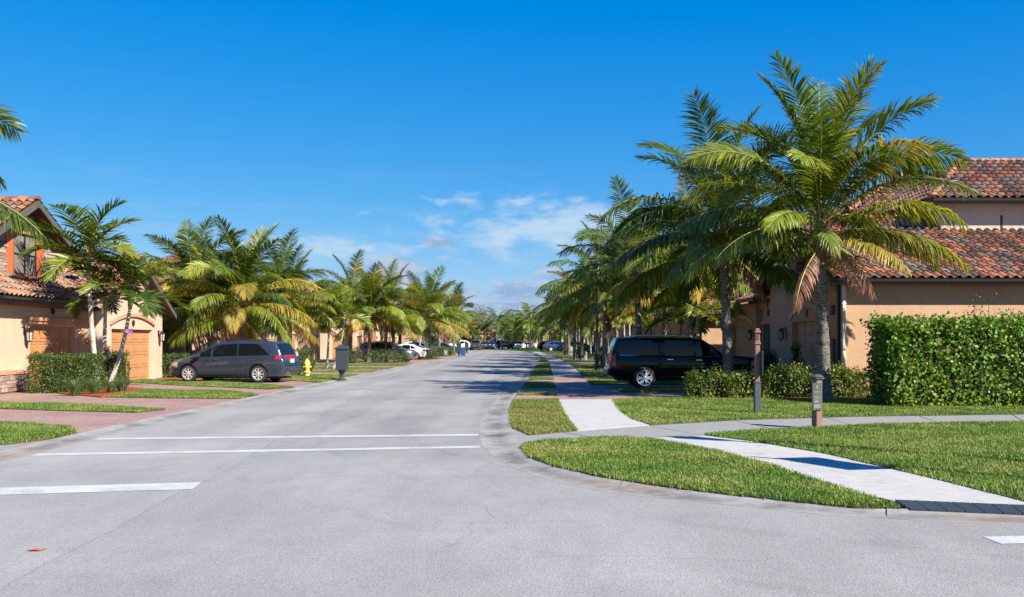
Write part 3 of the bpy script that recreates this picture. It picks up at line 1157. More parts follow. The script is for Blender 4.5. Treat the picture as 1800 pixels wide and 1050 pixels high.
class Roof:
    """a roof plane given by its corners; collects tile seats"""
    def __init__(self, a, b, c, d=None, hide=None):
        self.c = [Vector(p) for p in (a, b, c, d) if p is not None]
        self.u = (self.c[1] - self.c[0]).normalized()
        n = self.u.cross(self.c[2] - self.c[0]).normalized()
        if n.z < 0:
            self.u = -self.u
            n = -n
        self.n = n
        self.w = n.cross(self.u).normalized()
        if self.w.z < 0:
            self.w, self.u = -self.w, -self.u
        self.o = self.c[0]

    def seats(self):
        poly = [((p - self.o).dot(self.u), (p - self.o).dot(self.w)) for p in self.c]
        us = [p[0] for p in poly]
        vs = [p[1] for p in poly]
        out = []
        nr = int((max(vs) - min(vs)) / TE) + 1
        nc = int((max(us) - min(us)) / TW) + 1
        for i in range(nr):
            for j in range(nc + 1):
                u = min(us) + (j + 0.5) * TW
                v = min(vs) + i * TE - 0.06
                if inside(poly, np.array([u]), np.array([v + TE * 0.5]))[0]:
                    out.append(self.o + self.u * u + self.w * v + self.n * 0.02)
        return out

    def matrix(self, p):
        m = Matrix.Identity(4)
        for k, a in enumerate((self.u, self.w, self.n)):
            m[0][k], m[1][k], m[2][k] = a
        m.translation = p
        return m


def lay_roof(house, roofs, single=0, base=(0, 0, 0), seen=None, label=None):
    """roof decks with tiles; `single` tiles nearest the camera become parts, the rest one mass"""
    B = Vector(base)
    mb = MB()
    for r in roofs:
        top = [p for p in r.c]
        bot = [p - r.n * 0.09 for p in r.c]
        k = len(top)
        mb.add(top + bot, [tuple(range(k)), tuple(range(2 * k - 1, k - 1, -1))] + [(i, (i + 1) % k, k + (i + 1) % k, k + i) for i in range(k)])
    deck = mb.build("roof", M["underlay"], house)
    seats = []
    for r in roofs:
        for p in r.seats():
            w = p + B
            facing = (Vector((0, 0, EYE)) - w).dot(r.n) > 0
            px = CX + w.x * F / w.y
            key = w.y if (facing and -30 < px < 1830) else w.y + 1000
            if seen and not seen(px, HY - (w.z - EYE) * F / w.y):
                key += 500
            seats.append((key, random.random(), r, p))
    seats.sort(key=lambda s: (s[0], s[1]))
    rr = random.Random(3)
    mass = MB()
    for i, (key, _, r, p) in enumerate(seats):
        base_c = rr.choice(TILE_PAL)
        k = rr.uniform(0.82, 1.18)
        col = tuple(c * k for c in base_c)
        mt = r.matrix(p)
        jit = Matrix.Rotation(rr.uniform(-0.03, 0.03), 4, "Z")
        if i < single and key < 500:
            o = link("tile", tile_mesh, deck)
            o.matrix_basis = mt @ jit
            o.color = (col[0], col[1], col[2], 1)
        else:
            mm = mt @ jit
            mass.add([mm @ Vector(v) for v in TILE_SRC["verts"]], TILE_SRC["faces"], 0, col)
    if mass.v:
        mo = mass.build("tile", M["tilea"], deck, smooth=True, angle=40)
        mo["kind"] = "stuff"
    return deck


def ridge_caps(deck, a, b, rad=0.12):
    a, b = Vector(a), Vector(b)
    L_ = (b - a).length
    n = max(2, int(L_ / 0.36))
    t = (b - a).normalized()
    side = t.cross(Vector((0, 0, 1))).normalized()
    up = side.cross(t)
    mb = MB()
    rr = random.Random(int(L_ * 100))
    for i in range(n):
        p0, p1 = a + t * (L_ * i / n - 0.02), a + t * (L_ * (i + 1) / n + 0.02)
        rows = []
        for p, rd in ((p0, rad * 1.08), (p1, rad * 0.88)):
            rows.append([p + side * math.cos(q) * rd + up * (math.sin(q) * rd * 0.85 + 0.0) for q in np.linspace(-0.15, PI + 0.15, 7)])
        c = rr.choice(TILE_PAL[:3] + TILE_PAL[6:7])
        mb.grid(rows, 0, c)
        mb.add(rows[0], [tuple(range(7))], 0, c)
    mb.build("ridge_tile", M["tilea"], deck, smooth=True, angle=40)


def wall_with_holes(mb, P, u0, u1, w0, w1, z0, z1, holes, mi=0):
    """wall u0..u1 between depths w0..w1 with rectangular openings (ua, ub, za, zb)"""
    us = sorted(set([u0, u1] + [h for q in holes for h in q[:2]]))
    zs = sorted(set([z0, z1] + [h for q in holes for h in q[2:4]]))
    for i in range(len(us) - 1):
        for j in range(len(zs) - 1):
            cu, cz = (us[i] + us[i + 1]) / 2, (zs[j] + zs[j + 1]) / 2
            if any(q[0] < cu < q[1] and q[2] < cz < q[3] for q in holes):
                continue
            a, b = P(us[i], w0, zs[j]), P(us[i + 1], w1, zs[j + 1])
            mb.box(a[0], b[0], a[1], b[1], zs[j], zs[j + 1], mi)


def ubox(mb, P, u0, u1, w0, w1, z0, z1, mi=0):
    a, b = P(u0, w0, z0), P(u1, w1, z1)
    return mb.box(a[0], b[0], a[1], b[1], z0, z1, mi)


def arch_band(P, uc, half, zc, rise, wA, wB, thick, n=14):
    """segmental arch moulding above a door"""
    mb = MB()
    pts = []
    for t in np.linspace(-1, 1, n):
        pts.append((uc + half * t, zc + rise * (1 - t * t)))
    fr = [P(u, wA, z) for u, z in pts] + [P(u, wA, z + thick) for u, z in pts]
    bk = [P(u, wB, z) for u, z in pts] + [P(u, wB, z + thick) for u, z in pts]
    vs = fr + bk
    fs = []
    for i in range(n - 1):
        fs += [(i, i + 1, n + i + 1, n + i), (n + i, n + i + 1, 3 * n + i + 1, 3 * n + i), (i, i + 1, 2 * n + i + 1, 2 * n + i)]
    fs += [(0, n, 3 * n, 2 * n), (n - 1, 2 * n - 1, 4 * n - 1, 3 * n - 1)]
    return mb.add(vs, fs)


def garage_door(house, P, u0, u1, z0, z1, w, mat, cols=4, rows=4):
    mb = MB()
    ubox(mb, P, u0, u1, w + 0.05, w + 0.09, z0, z1)
    d = mb.build("garage_door", mat, house)
    du, dz = (u1 - u0) / cols, (z1 - z0) / rows
    for i in range(cols):
        for j in range(rows):
            a, b = u0 + du * i + 0.012, u0 + du * (i + 1) - 0.012
            c_, e = z0 + dz * j + 0.008, z0 + dz * (j + 1) - 0.008
            m = MB()
            # raised field inside a bevelled rim
            k = 0.09
            ring = [(a, c_), (b, c_), (b, e), (a, e)]
            inn = [(a + k, c_ + k), (b - k, c_ + k), (b - k, e - k), (a + k, e - k)]
            fl = [(a + k * 1.5, c_ + k * 1.5), (b - k * 1.5, c_ + k * 1.5), (b - k * 1.5, e - k * 1.5), (a + k * 1.5, e - k * 1.5)]
            vs = [P(u, w + 0.048, z) for u, z in ring] + [P(u, w + 0.02, z) for u, z in ring] + [P(u, w + 0.02, z) for u, z in inn] + \
                 [P(u, w + 0.036, z) for u, z in inn] + [P(u, w + 0.018, z) for u, z in fl]
            fs = []
            for r_ in range(4):
                for q in range(4):
                    n_ = (q + 1) % 4
                    fs.append((r_ * 4 + q, r_ * 4 + n_, r_ * 4 + 4 + n_, r_ * 4 + 4 + q))
            fs.append((16, 17, 18, 19))
            m.add(vs, fs)
            m.build("panel", mat, d)
    return d


def medallion(house, P, u, z, w):
    a = P(u, w, z)
    mb = MB()
    o = P(u, w - 0.05, z)
    n = 12
    r = 0.13
    ring0 = [P(u + r * math.cos(q), w - 0.003, z + r * math.sin(q)) for q in np.linspace(0, 2 * PI, n, endpoint=False)]
    ring1 = [P(u + r * math.cos(q), w - 0.04, z + r * math.sin(q)) for q in np.linspace(0, 2 * PI, n, endpoint=False)]
    ring2 = [P(u + r * .6 * math.cos(q), w - 0.025, z + r * .6 * math.sin(q)) for q in np.linspace(0, 2 * PI, n, endpoint=False)]
    vs = ring0 + ring1 + ring2
    fs = [(i, (i + 1) % n, n + (i + 1) % n, n + i) for i in range(n)] + [(n + i, n + (i + 1) % n, 2 * n + (i + 1) % n, 2 * n + i) for i in range(n)]
    fs.append(tuple(range(2 * n, 3 * n)))
    mb.add(vs, fs)
    mb.build("medallion", M["medal"], house)


def sconce(house, P, u, z, w):
    mb = MB()
    ubox(mb, P, u - 0.06, u + 0.06, w - 0.03, w - 0.002, z - 0.05, z + 0.2)
    ubox(mb, P, u - 0.02, u + 0.02, w - 0.18, w - 0.03, z + 0.12, z + 0.16)
    c = P(u, w - 0.18, z)
    mb.lathe([(0.0, 0.2), (0.04, 0.17), (0.12, 0.08), (0.125, 0.06)], 6, (c[0], c[1], z - 0.02))
    mb.lathe([(0.085, -0.26), (0.03, -0.3), (0, -0.31)], 6, (c[0], c[1], z))
    for k in range(6):
        a = k * PI / 3
        mb.tube([(c[0] + 0.115 * math.cos(a), c[1] + 0.115 * math.sin(a), z + 0.05), (c[0] + 0.085 * math.cos(a), c[1] + 0.085 * math.sin(a), z - 0.26)], 0.01, 4)
    s = mb.build("wall_lantern", M["black"], house)
    MB().lathe([(0.078, -0.25), (0.105, 0.05)], 6, (c[0], c[1], z)).build("lantern_glass", M["lampglass"], s)
    return s


def window(house, P, u0, u1, z0, z1, w, shutters=True, sw=0.36):
    fr = MB()
    t = 0.055
    for q in ((u0, u1, z0, z0 + t), (u0, u1, z1 - t, z1), (u0, u0 + t, z0 + t, z1 - t), (u1 - t, u1, z0 + t, z1 - t),
              ((u0 + u1) / 2 - t / 2, (u0 + u1) / 2 + t / 2, z0 + t, z1 - t)):
        ubox(fr, P, q[0], q[1], w - 0.03, w + 0.05, q[2], q[3])
    mid = (z0 + z1) / 2
    for a, b in ((u0 + t, (u0 + u1) / 2 - t / 2), ((u0 + u1) / 2 + t / 2, u1 - t)):
        ubox(fr, P, a, b, w - 0.028, w + 0.04, mid - 0.02, mid + 0.02)
    win = fr.build("window", M["frame"], house)
    for a, b in ((u0 + t, (u0 + u1) / 2 - t / 2), ((u0 + u1) / 2 + t / 2, u1 - t)):
        for c_, d in ((z0 + t, mid - 0.02), (mid + 0.02, z1 - t)):
            m = MB()
            ubox(m, P, a, b, w + 0.012, w + 0.02, c_, d)
            m.build("pane", M["glass"], win)
    m = MB()
    ubox(m, P, u0 - sw * 0.2, u1 + sw * 0.2, w - 0.07, w + 0.02, z1 + 0.003, z1 + 0.17)
    m.build("lintel", M["pinktrim"], win)
    m = MB()
    ubox(m, P, u0 - 0.1, u1 + 0.1, w - 0.09, w + 0.02, z0 - 0.1, z0 - 0.003)
    m.build("sill", M["pinktrim"], win)
    if shutters:
        for a, b in ((u0 - sw, u0 - 0.012), (u1 + 0.012, u1 + sw)):
            m = MB()
            nb = 3
            for i in range(nb):
                ubox(m, P, a + (b - a) * i / nb + 0.004, a + (b - a) * (i + 1) / nb - 0.004, w - 0.05, w - 0.006, z0 - 0.02, z1 + 0.0)
            m.build("shutter", M["shutter"], house)
    return win


def gutter_run(house, a, b, mat=None, r=0.075):
    """a K shaped gutter along an eave with its fascia"""
    a, b = Vector(a), Vector(b)
    mb = MB()
    t = (b - a).normalized()
    s = Vector((-t.y, t.x, 0))
    prof = [(-r, 0.0), (-r * 0.7, -r * 1.1), (r, -r * 1.1), (r, 0.05), (r * 0.8, 0.05), (r * .8, -r), (-r * 0.55, -r), (-r * .85, 0.0)]
    rows = [[p + s * x + Vector((0, 0, z)) for x, z in prof + prof[:1]] for p in (a, b)]
    mb.grid(rows)
    mb.add(rows[0][:-1], [tuple(range(8))])
    mb.add(rows[1][:-1], [tuple(range(8))])
    return mb.build("gutter", mat or M["gutterm"], house)


# ================================================================== peach house, right
XR, YW = 10.0, 29.3                     # front plane towards the street; side wall towards the camera
h1 = thing("house", "peach stucco house with clay tile roofs behind the tall clipped hedge, at the right edge", "house", (XR, YW, 0), 0, None)
B1 = (XR, YW, 0)
PR = lambda u, w, z: (w, u, z)          # local: u along the street, w away from the street
ZE = 3.72
mb = MB()
wall_with_holes(mb, PR, 0.0, 8.2, 0.0, 0.28, 0, ZE, [(1.75, 5.25, -1, 2.35)])
mb.box(0.28, 16, 0, 0.28, 0, ZE)                       # side wall towards the camera
mb.box(0.28, 16, 7.9, 8.2, 0, ZE)
# gable triangle of the front
gz = ZE + 4.1 * 0.52
mb.add([(0, 0, ZE), (0, 8.2, ZE), (0, 4.1, gz), (0.28, 0, ZE), (0.28, 8.2, ZE), (0.28, 4.1, gz)], [(0, 1, 2), (3, 5, 4), (0, 3, 4, 1), (1, 4, 5, 2), (2, 5, 3, 0)])
mb.build("wall", M["peach"], h1)
garage_door(h1, PR, 1.75, 5.25, 0.05, 2.35, 0.16, M["tandoor"], 4, 4)
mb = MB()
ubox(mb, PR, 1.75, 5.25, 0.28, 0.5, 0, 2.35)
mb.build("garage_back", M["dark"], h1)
arch_band(PR, 3.5, 1.95, 2.42, 0.42, -0.05, 0.03, 0.16).build("arch_moulding", M["cream"], h1)
medallion(h1, PR, 3.5, 2.62, 0.0)
sconce(h1, PR, 1.2, 2.0, 0.0)
sconce(h1, PR, 6.0, 2.0, 0.0)
# clay vent pots in the gable
mb = MB()
for i in range(3):
    for j in range(2):
        c = (-0.03, 3.75 + 0.26 * i, ZE + 0.62 + 0.24 * j - 0.12)
        mb.lathe([(0.085, -0.1), (0.12, -0.1), (0.12, 0.09), (0.085, 0.09)], 10, c, "x")
mb.build("vent", M["rafter"], h1)
# utility boxes on the front corner, white down pipe on the corner
for (a, b, c_, d, nm, mt) in ((0.55, 0.85, 1.0, 1.75, "meter_box", "fascia"), (0.62, 0.8, 2.5, 2.8, "alarm_box", "fascia")):
    m = MB()
    m.bevbox(-0.12, -0.003, a, b, c_, d, 0.015)
    m.build(nm, M[mt], h1)
mb = MB()
mb.bevbox(-0.02, 0.085, -0.105, -0.008, 0.02, ZE - 0.1, 0.012)
for z in (0.6, 1.7, 2.8):
    mb.box(-0.03, 0.095, -0.109, -0.002, z, z + 0.04)
mb.build("downpipe", M["white"], h1)
mb = MB()
mb.bevbox(-0.1, -0.01, 0.12, 0.22, 0.02, ZE - 0.25, 0.012)
mb.build("downpipe", M["frame"], h1)
# lower roof: the gable's two slopes
ov = 0.5
e = lambda x, y: ZE - 0.0 + 0.5 * 0.0
ze = ZE + 0.08 - ov * 0.52
rg = (4.1, gz + 0.08)
lowA = Roof((-0.45, -ov, ze), (16, -ov, ze), (16, 4.1, gz + 0.08), (-0.45, 4.1, gz + 0.08))
lowB = Roof((-0.45, 8.2 + ov, ze), (16, 8.2 + ov, ze), (16, 4.1, gz + 0.08), (-0.45, 4.1, gz + 0.08))
# second storey: pale wall and hipped roofs
U0, U1 = 2.9, 8.9
Z2 = 6.58
mb = MB()
mb.box(4.3, 17, U0, U1, gz - 1.6, Z2)
mb.box(3.75, 17, 9.2, 15.4, gz - 1.2, 6.9)
mb.build("upper_wall", M["offwhite"], h1)
cy = U0 + 3.0
so = 0.55
z2e = Z2 + 0.06 - so * 0.52
run = 3.0
zr = z2e + (run + so) * 0.52
W1 = 4.3
upA = Roof((W1 - so, U0 - so, z2e), (17, U0 - so, z2e), (17, cy, zr), (W1 + 2.0, cy, zr))
upB = Roof((W1 - so, U0 - so, z2e), (W1 - so, 2 * cy - U0 + so, z2e), (W1 + 2.0, cy, zr))
c2, z3e, zl = 12.3, 6.75, 8.75
upC = Roof((3.2, c2 - 3.6, z3e), (14, c2 - 3.6, z3e), (14, c2, zl), (6.6, c2, zl))
upD = Roof((3.2, c2 - 3.6, z3e), (3.2, c2 + 3.6, z3e), (6.6, c2, zl))
deck = lay_roof(h1, [lowA, lowB, upA, upB, upC, upD], 298, B1, seen=lambda px, py: py > 270)
ridge_caps(deck, (W1 + 2.0, cy, zr + 0.04), (17, cy, zr + 0.04))
ridge_caps(deck, (W1 - so, U0 - so, z2e + 0.04), (W1 + 2.0, cy, zr + 0.04))
ridge_caps(deck, (6.6, c2, zl + 0.04), (14, c2, zl + 0.04))
ridge_caps(deck, (3.2, c2 - 3.6, z3e + 0.04), (6.6, c2, zl + 0.04))
ridge_caps(deck, (-0.4, 4.1, gz + 0.12), (4.3, 4.1, gz + 0.12))
gutter_run(h1, (-0.5, -ov - 0.02, ze - 0.0), (16, -ov - 0.02, ze - 0.0))
gutter_run(h1, (W1 - so, U0 - so - 0.02, z2e), (17, U0 - so - 0.02, z2e))
mb = MB()
mb.box(-0.4, 16, -ov + 0.09, -ov + 0.12, ze - 0.17, ze - 0.03)
mb.box(W1 - so, 17, U0 - so + 0.07, U0 - so + 0.1, z2e - 0.17, z2e - 0.03)
# barge boards of the gable
for s_ in (0, 1):
    y0 = -ov if s_ == 0 else 8.2 + ov
    q = [(y0, ze - 0.02), (4.1, gz + 0.05), (4.1, gz - 0.15), (y0, ze - 0.2)]
    vs = [(-0.46, y, z) for y, z in q] + [(-0.4, y, z) for y, z in q]
    mb.add(vs, [(0, 1, 2, 3), (7, 6, 5, 4), (0, 4, 5, 1), (1, 5, 6, 2), (2, 6, 7, 3), (3, 7, 4, 0)])
mb.build("fascia", M["fascia"], h1)
mb = MB()
mb.box(-0.39, 16, -ov + 0.125, -0.003, ZE - 0.12, ZE - 0.06)
mb.box(W1 - so, 17, U0 - so + 0.1, U0 - 0.003, Z2 - 0.24, Z2 - 0.2)
mb.build("soffit", M["fascia"], h1)
m = MB()
m.tube([(6.3, 2.95, gz - 0.9), (6.3, 2.95, gz + 0.02)], 0.07, 10)
m.build("vent_pipe", M["gutterm"], h1)
# entry block between this bay and the next, recessed dark doorway
mb = MB()
wall_with_holes(mb, PR, 8.2, 11.3, 0.3, 0.55, 0, 3.2, [(8.5, 10.4, -1, 2.35)])
mb.build("entry_wall", M["peach"], h1)
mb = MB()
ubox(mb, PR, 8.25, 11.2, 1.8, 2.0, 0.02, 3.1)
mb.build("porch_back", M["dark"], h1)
mb = MB()
ubox(mb, PR, 8.3, 10.6, 0.22, 0.3, 2.36, 2.5)
ubox(mb, PR, 8.2, 11.3, 0.2, 0.3, 3.0, 3.2)
mb.build("moulding", M["pinktrim"], h1)
medallion(h1, PR, 9.5, 2.8, 0.3)
mb = MB()
for i in range(10):
    ubox(mb, PR, 8.35 + i * 0.3, 8.47 + i * 0.3, -0.12, 0.3, 3.22, 3.34)
mb.build("rafter_tail", M["rafter"], h1)["kind"] = "stuff"
mb = MB()
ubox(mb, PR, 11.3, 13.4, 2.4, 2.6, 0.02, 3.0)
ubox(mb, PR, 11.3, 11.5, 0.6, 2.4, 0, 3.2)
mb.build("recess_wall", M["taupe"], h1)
# far bay of the same house
mb = MB()
wall_with_holes(mb, PR, 10.6, 16.0, 0.05, 0.28, 0, 3.3, [(11.1, 14.7, -1, 2.3)])
mb.build("far_bay_wall", M["peach"], h1)
garage_door(h1, PR, 11.1, 14.7, 0.05, 2.3, 0.14, M["tandoor"], 4, 4)
arch_band(PR, 12.9, 1.95, 2.34, 0.35, -0.02, 0.08, 0.14).build("arch_moulding", M["cream"], h1)
sconce(h1, PR, 10.85, 2.0, 0.05)
medallion(h1, PR, 12.9, 2.85, 0.05)
lay_roof(h1, [Roof((-0.35, 8.3, 3.38), (-0.35, 16.6, 3.38), (4.4, 16.6, 5.7), (4.4, 8.3, 5.7))], 0, B1)
gutter_run(h1, (-0.42, 8.9, 3.36), (-0.42, 16.6, 3.36))
# higher roof beyond, over a pale wall
mb = MB()
mb.box(3.4, 12, 15.5, 24, 4.0, 5.9)
mb.build("upper_wall", M["offwhite"], h1)
rfar = lay_roof(h1, [Roof((2.9, 15.0, 5.95), (12.0, 15.0, 5.95), (12.0, 19.5, 8.2), (6.8, 19.5, 8.2)), Roof((2.9, 15.0, 5.95), (2.9, 24, 5.95), (6.8, 19.5, 8.2))], 0, B1)
gutter_run(h1, (2.9, 14.93, 5.93), (12, 14.93, 5.93))


# ================================================================== left house
XL = -16.3
h2 = thing("house", "cream two storey house with stone gable and orange shutters, at the left edge", "house", (XL, 24, 0))
B2 = (XL, 24, 0)
PL = lambda u, w, z: (-w, u - 24, z)       # u: world y, w: into the house
mb = MB()
wall_with_holes(mb, PL, 20.0, 36.6, 0.0, 0.28, 0, 3.05, [(32.7, 36.05, -1, 2.2)])
mb.build("wall", M["cream"], h2)
mb = MB()
wall_with_holes(mb, PL, 36.2, 43.0, -0.75, -0.45, 0, 3.05, [(37.55, 41.8, -1, 2.16)])
mb.box(0.447, 0.003, 12.204, 12.44, 0, 3.047)
mb.box(0.447, -2.4, 18.745, 18.996, 0, 3.047)
# gable over the right bay
zg = 3.05 + 3.4 * 0.56
a0 = [PL(36.2, -0.75, 3.05), PL(43.0, -0.75, 3.05), PL(39.6, -0.75, zg), PL(36.2, -0.45, 3.05), PL(43.0, -0.45, 3.05), PL(39.6, -0.45, zg)]
mb.add(a0, [(0, 1, 2), (3, 5, 4), (0, 3, 4, 1), (1, 4, 5, 2), (2, 5, 3, 0)])
mb.build("bay_wall", M["cream"], h2)
garage_door(h2, PL, 32.7, 36.05, 0.05, 2.2, 0.12, M["door"], 4, 4)
garage_door(h2, PL, 37.55, 41.8, 0.05, 2.16, -0.63, M["door"], 4, 4)
mb = MB()
ubox(mb, PL, 32.5, 36.15, -0.09, -0.003, 2.28, 2.44)
ubox(mb, PL, 32.42, 36.19, -0.14, -0.092, 2.38, 2.5)
mb.build("door_head", M["pinktrim"], h2)
arch_band(PL, 39.67, 2.3, 2.32, 0.36, -0.83, -0.755, 0.13).build("arch_moulding", M["pinktrim"], h2)
medallion(h2, PL, 34.3, 2.75, 0.0)
medallion(h2, PL, 39.67, 2.42, -0.75)
sconce(h2, PL, 32.3, 1.95, 0.0)
sconce(h2, PL, 42.5, 1.95, -0.75)
mb = MB()
ubox(mb, PL, 29.6, 32.2, -0.34, -0.003, 0.62, 0.74)
mb.build("plinth_cap", M["pinktrim"], h2)
mb = MB()
ubox(mb, PL, 29.7, 32.1, -0.26, -0.004, 0, 0.617)
pl_ = mb.build("plinth", M["mortar"], h2)
STONE_PAL = [(0.25, 0.17, 0.135), (0.33, 0.25, 0.2), (0.19, 0.125, 0.105), (0.4, 0.31, 0.25), (0.29, 0.21, 0.19), (0.36, 0.24, 0.18)]
unit = MB().bevbox(-0.5, 0.5, -0.5, 0.5, -0.5, 0.5, 0.06).mesh("stone", [M["stone"]])


def stones(parent, P, u0, u1, z0, z1, w, keep=None, hmin=0.07, hmax=0.11, limit=290):
    z = z0
    k = 0
    while z < z1 - 0.03:
        hh = min(random.uniform(hmin, hmax), z1 - z)
        u = u0 - random.uniform(0, 0.2)
        while u < u1:
            l_ = random.uniform(0.2, 0.48)
            a, b = max(u, u0), min(u + l_, u1)
            u += l_ + 0.008
            if b - a < 0.05 or (keep and not keep((a + b) / 2, z + hh / 2, b - a)):
                continue
            if k >= limit:
                return
            k += 1
            d = random.uniform(0.03, 0.065)
            p0, p1 = P(a, w - d, z + 0.004), P(b, w + 0.03, z + hh - 0.004)
            o = link("stone", unit, parent, [(p0[i] + p1[i]) / 2 for i in range(3)], None, [abs(p1[i] - p0[i]) for i in range(3)])
            c = random.choice(STONE_PAL)
            f_ = random.uniform(0.8, 1.2)
            o.color = (c[0] * f_, c[1] * f_, c[2] * f_, 1)
        z += hh


stones(pl_, PL, 29.7, 32.1, 0.06, 0.6, -0.26, None, 0.1, 0.15, 60)
# upper gable with stone
UG0, UG1, UGC, WG = 30.4, 36.8, 33.6, 0.75
zgb = 5.3
zga = 6.26
mb = MB()
ubox(mb, PL, UG0, UG1, WG, WG + 0.3, 2.9, zgb)
aa = [PL(UG0, WG, zgb), PL(UG1, WG, zgb), PL(UGC, WG, zga + 0.25), PL(UG0, WG + 0.3, zgb), PL(UG1, WG + 0.3, zgb), PL(UGC, WG + 0.3, zga + 0.25)]
mb.add(aa, [(0, 1, 2), (3, 5, 4), (0, 3, 4, 1), (1, 4, 5, 2), (2, 5, 3, 0)])
ubox(mb, PL, UG1 - 0.25, UG1, WG + 0.3, 7.0, 2.9, zgb)
ubox(mb, PL, UG0, UG0 + 0.25, WG + 0.3, 7.0, 2.9, zgb)
gb = mb.build("gable_wall", M["mortar"], h2)
WU0, WU1, WZ0, WZ1 = 33.0, 34.62, 3.98, 5.42
sl = (zga + 0.1 - zgb) / (UGC - UG0)


def keep_st(u, z, l_):
    if WU0 - 0.42 < u < WU1 + 0.42 and WZ0 - 0.12 < z < WZ1 + 0.2:
        return False
    if z > zgb - 0.25 and abs(u - UGC) + l_ / 2 > (zga + 0.1 - z) / sl:
        return False
    return True


stones(gb, PL, UG0, UG1, 3.6, zga, WG, keep_st, 0.085, 0.12, 290)
window(h2, PL, WU0, WU1, WZ0, WZ1, WG, True, 0.44)
# roofs: upper gable, lower skirt, bay gable, main body
g = 0.62
U = lambda u, w, z: Vector(PL(u, w, z))
zt = zga + 0.32
hw = 3.75
upl = Roof(U(UGC - hw, WG - g, zt - hw * 0.49), U(UGC - hw, 8, zt - hw * 0.49), U(UGC, 8, zt), U(UGC, WG - g, zt))
upr = Roof(U(UGC + hw, WG - g, zt - hw * 0.49), U(UGC + hw, 8, zt - hw * 0.49), U(UGC, 8, zt), U(UGC, WG - g, zt))
skirt = Roof(U(20, -0.45, 3.12), U(38.0, -0.45, 3.12), U(38.0, 0.74, 3.92), U(20, 0.74, 3.92))
skirt2 = Roof(U(37.0, 0.74, 3.92), U(44.0, 0.74, 3.92), U(44.0, 5.5, 6.4), U(37.0, 5.5, 6.4))
zq = zg + 0.12
bayl = Roof(U(39.6 - 3.95, -1.2, zq - 3.95 * 0.56), U(39.6 - 3.95, 1.4, zq - 3.95 * 0.56), U(39.6, 3.0, zq), U(39.6, -1.2, zq))
bayr = Roof(U(39.6 + 3.95, -1.2, zq - 3.95 * 0.56), U(39.6 + 3.95, 1.4, zq - 3.95 * 0.56), U(39.6, 3.0, zq), U(39.6, -1.2, zq))
deck2 = lay_roof(h2, [upl, upr, skirt, skirt2, bayl, bayr], 298, B2, seen=lambda px, py: px > -20)
ridge_caps(deck2, U(UGC, WG - g, zt + 0.04), U(UGC, 8, zt + 0.04))
ridge_caps(deck2, U(39.6, -1.2, zq + 0.04), U(39.6, 3, zq + 0.04))
ridge_caps(deck2, U(37.0, 5.5, 6.44), U(44.0, 5.5, 6.44))
gutter_run(h2, U(20, -0.53, 3.1), U(36.2, -0.53, 3.1))
mb = MB()
ubox(mb, PL, 20, 36.3, -0.43, -0.4, 2.92, 3.09)
for s_ in (-1, 1):
    q = [(UGC + s_ * hw, zt - hw * 0.49 - 0.02), (UGC, zt - 0.02), (UGC, zt - 0.24), (UGC + s_ * hw, zt - hw * 0.49 - 0.24)]
    vs = [PL(u, WG - g - 0.01, z) for u, z in q] + [PL(u, WG - g + 0.05, z) for u, z in q]
    mb.add(vs, [(0, 1, 2, 3), (7, 6, 5, 4), (0, 4, 5, 1), (1, 5, 6, 2), (2, 6, 7, 3), (3, 7, 4, 0)])
    q = [(39.6 + s_ * 3.95, zq - 3.95 * 0.56 - 0.02), (39.6, zq - 0.02), (39.6, zq - 0.2), (39.6 + s_ * 3.95, zq - 3.95 * 0.56 - 0.2)]
    vs = [PL(u, -1.21, z) for u, z in q] + [PL(u, -1.15, z) for u, z in q]
    mb.add(vs, [(0, 1, 2, 3), (7, 6, 5, 4), (0, 4, 5, 1), (1, 5, 6, 2), (2, 6, 7, 3), (3, 7, 4, 0)])
mb.build("fascia", M["fascia"], h2)
mb = MB()
ubox(mb, PL, 20, 36.2, -0.39, -0.003, 2.98, 3.02)
mb.build("soffit", M["fascia"], h2)
mb = MB()
for i in range(38):
    u = 21.2 + i * 0.4
    if u < 36.1:
        ubox(mb, PL, u, u + 0.13, -0.37, -0.004, 2.84, 2.975)
mb.build("rafter_tail", M["rafter"], h2)["kind"] = "stuff"
mb = MB()
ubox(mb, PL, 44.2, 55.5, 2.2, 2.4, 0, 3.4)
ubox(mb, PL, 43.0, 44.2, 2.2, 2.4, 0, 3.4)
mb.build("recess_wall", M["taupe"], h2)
mb = MB()
ubox(mb, PL, 46.0, 48.4, 2.14, 2.198, 0.05, 2.3)
mb.build("entry_door", M["frame"], h2)
lay_roof(h2, [Roof(U(43.2, 1.7, 3.45), U(56, 1.7, 3.45), U(56, 5.6, 5.4), U(43.2, 5.6, 5.4))], 0, B2)


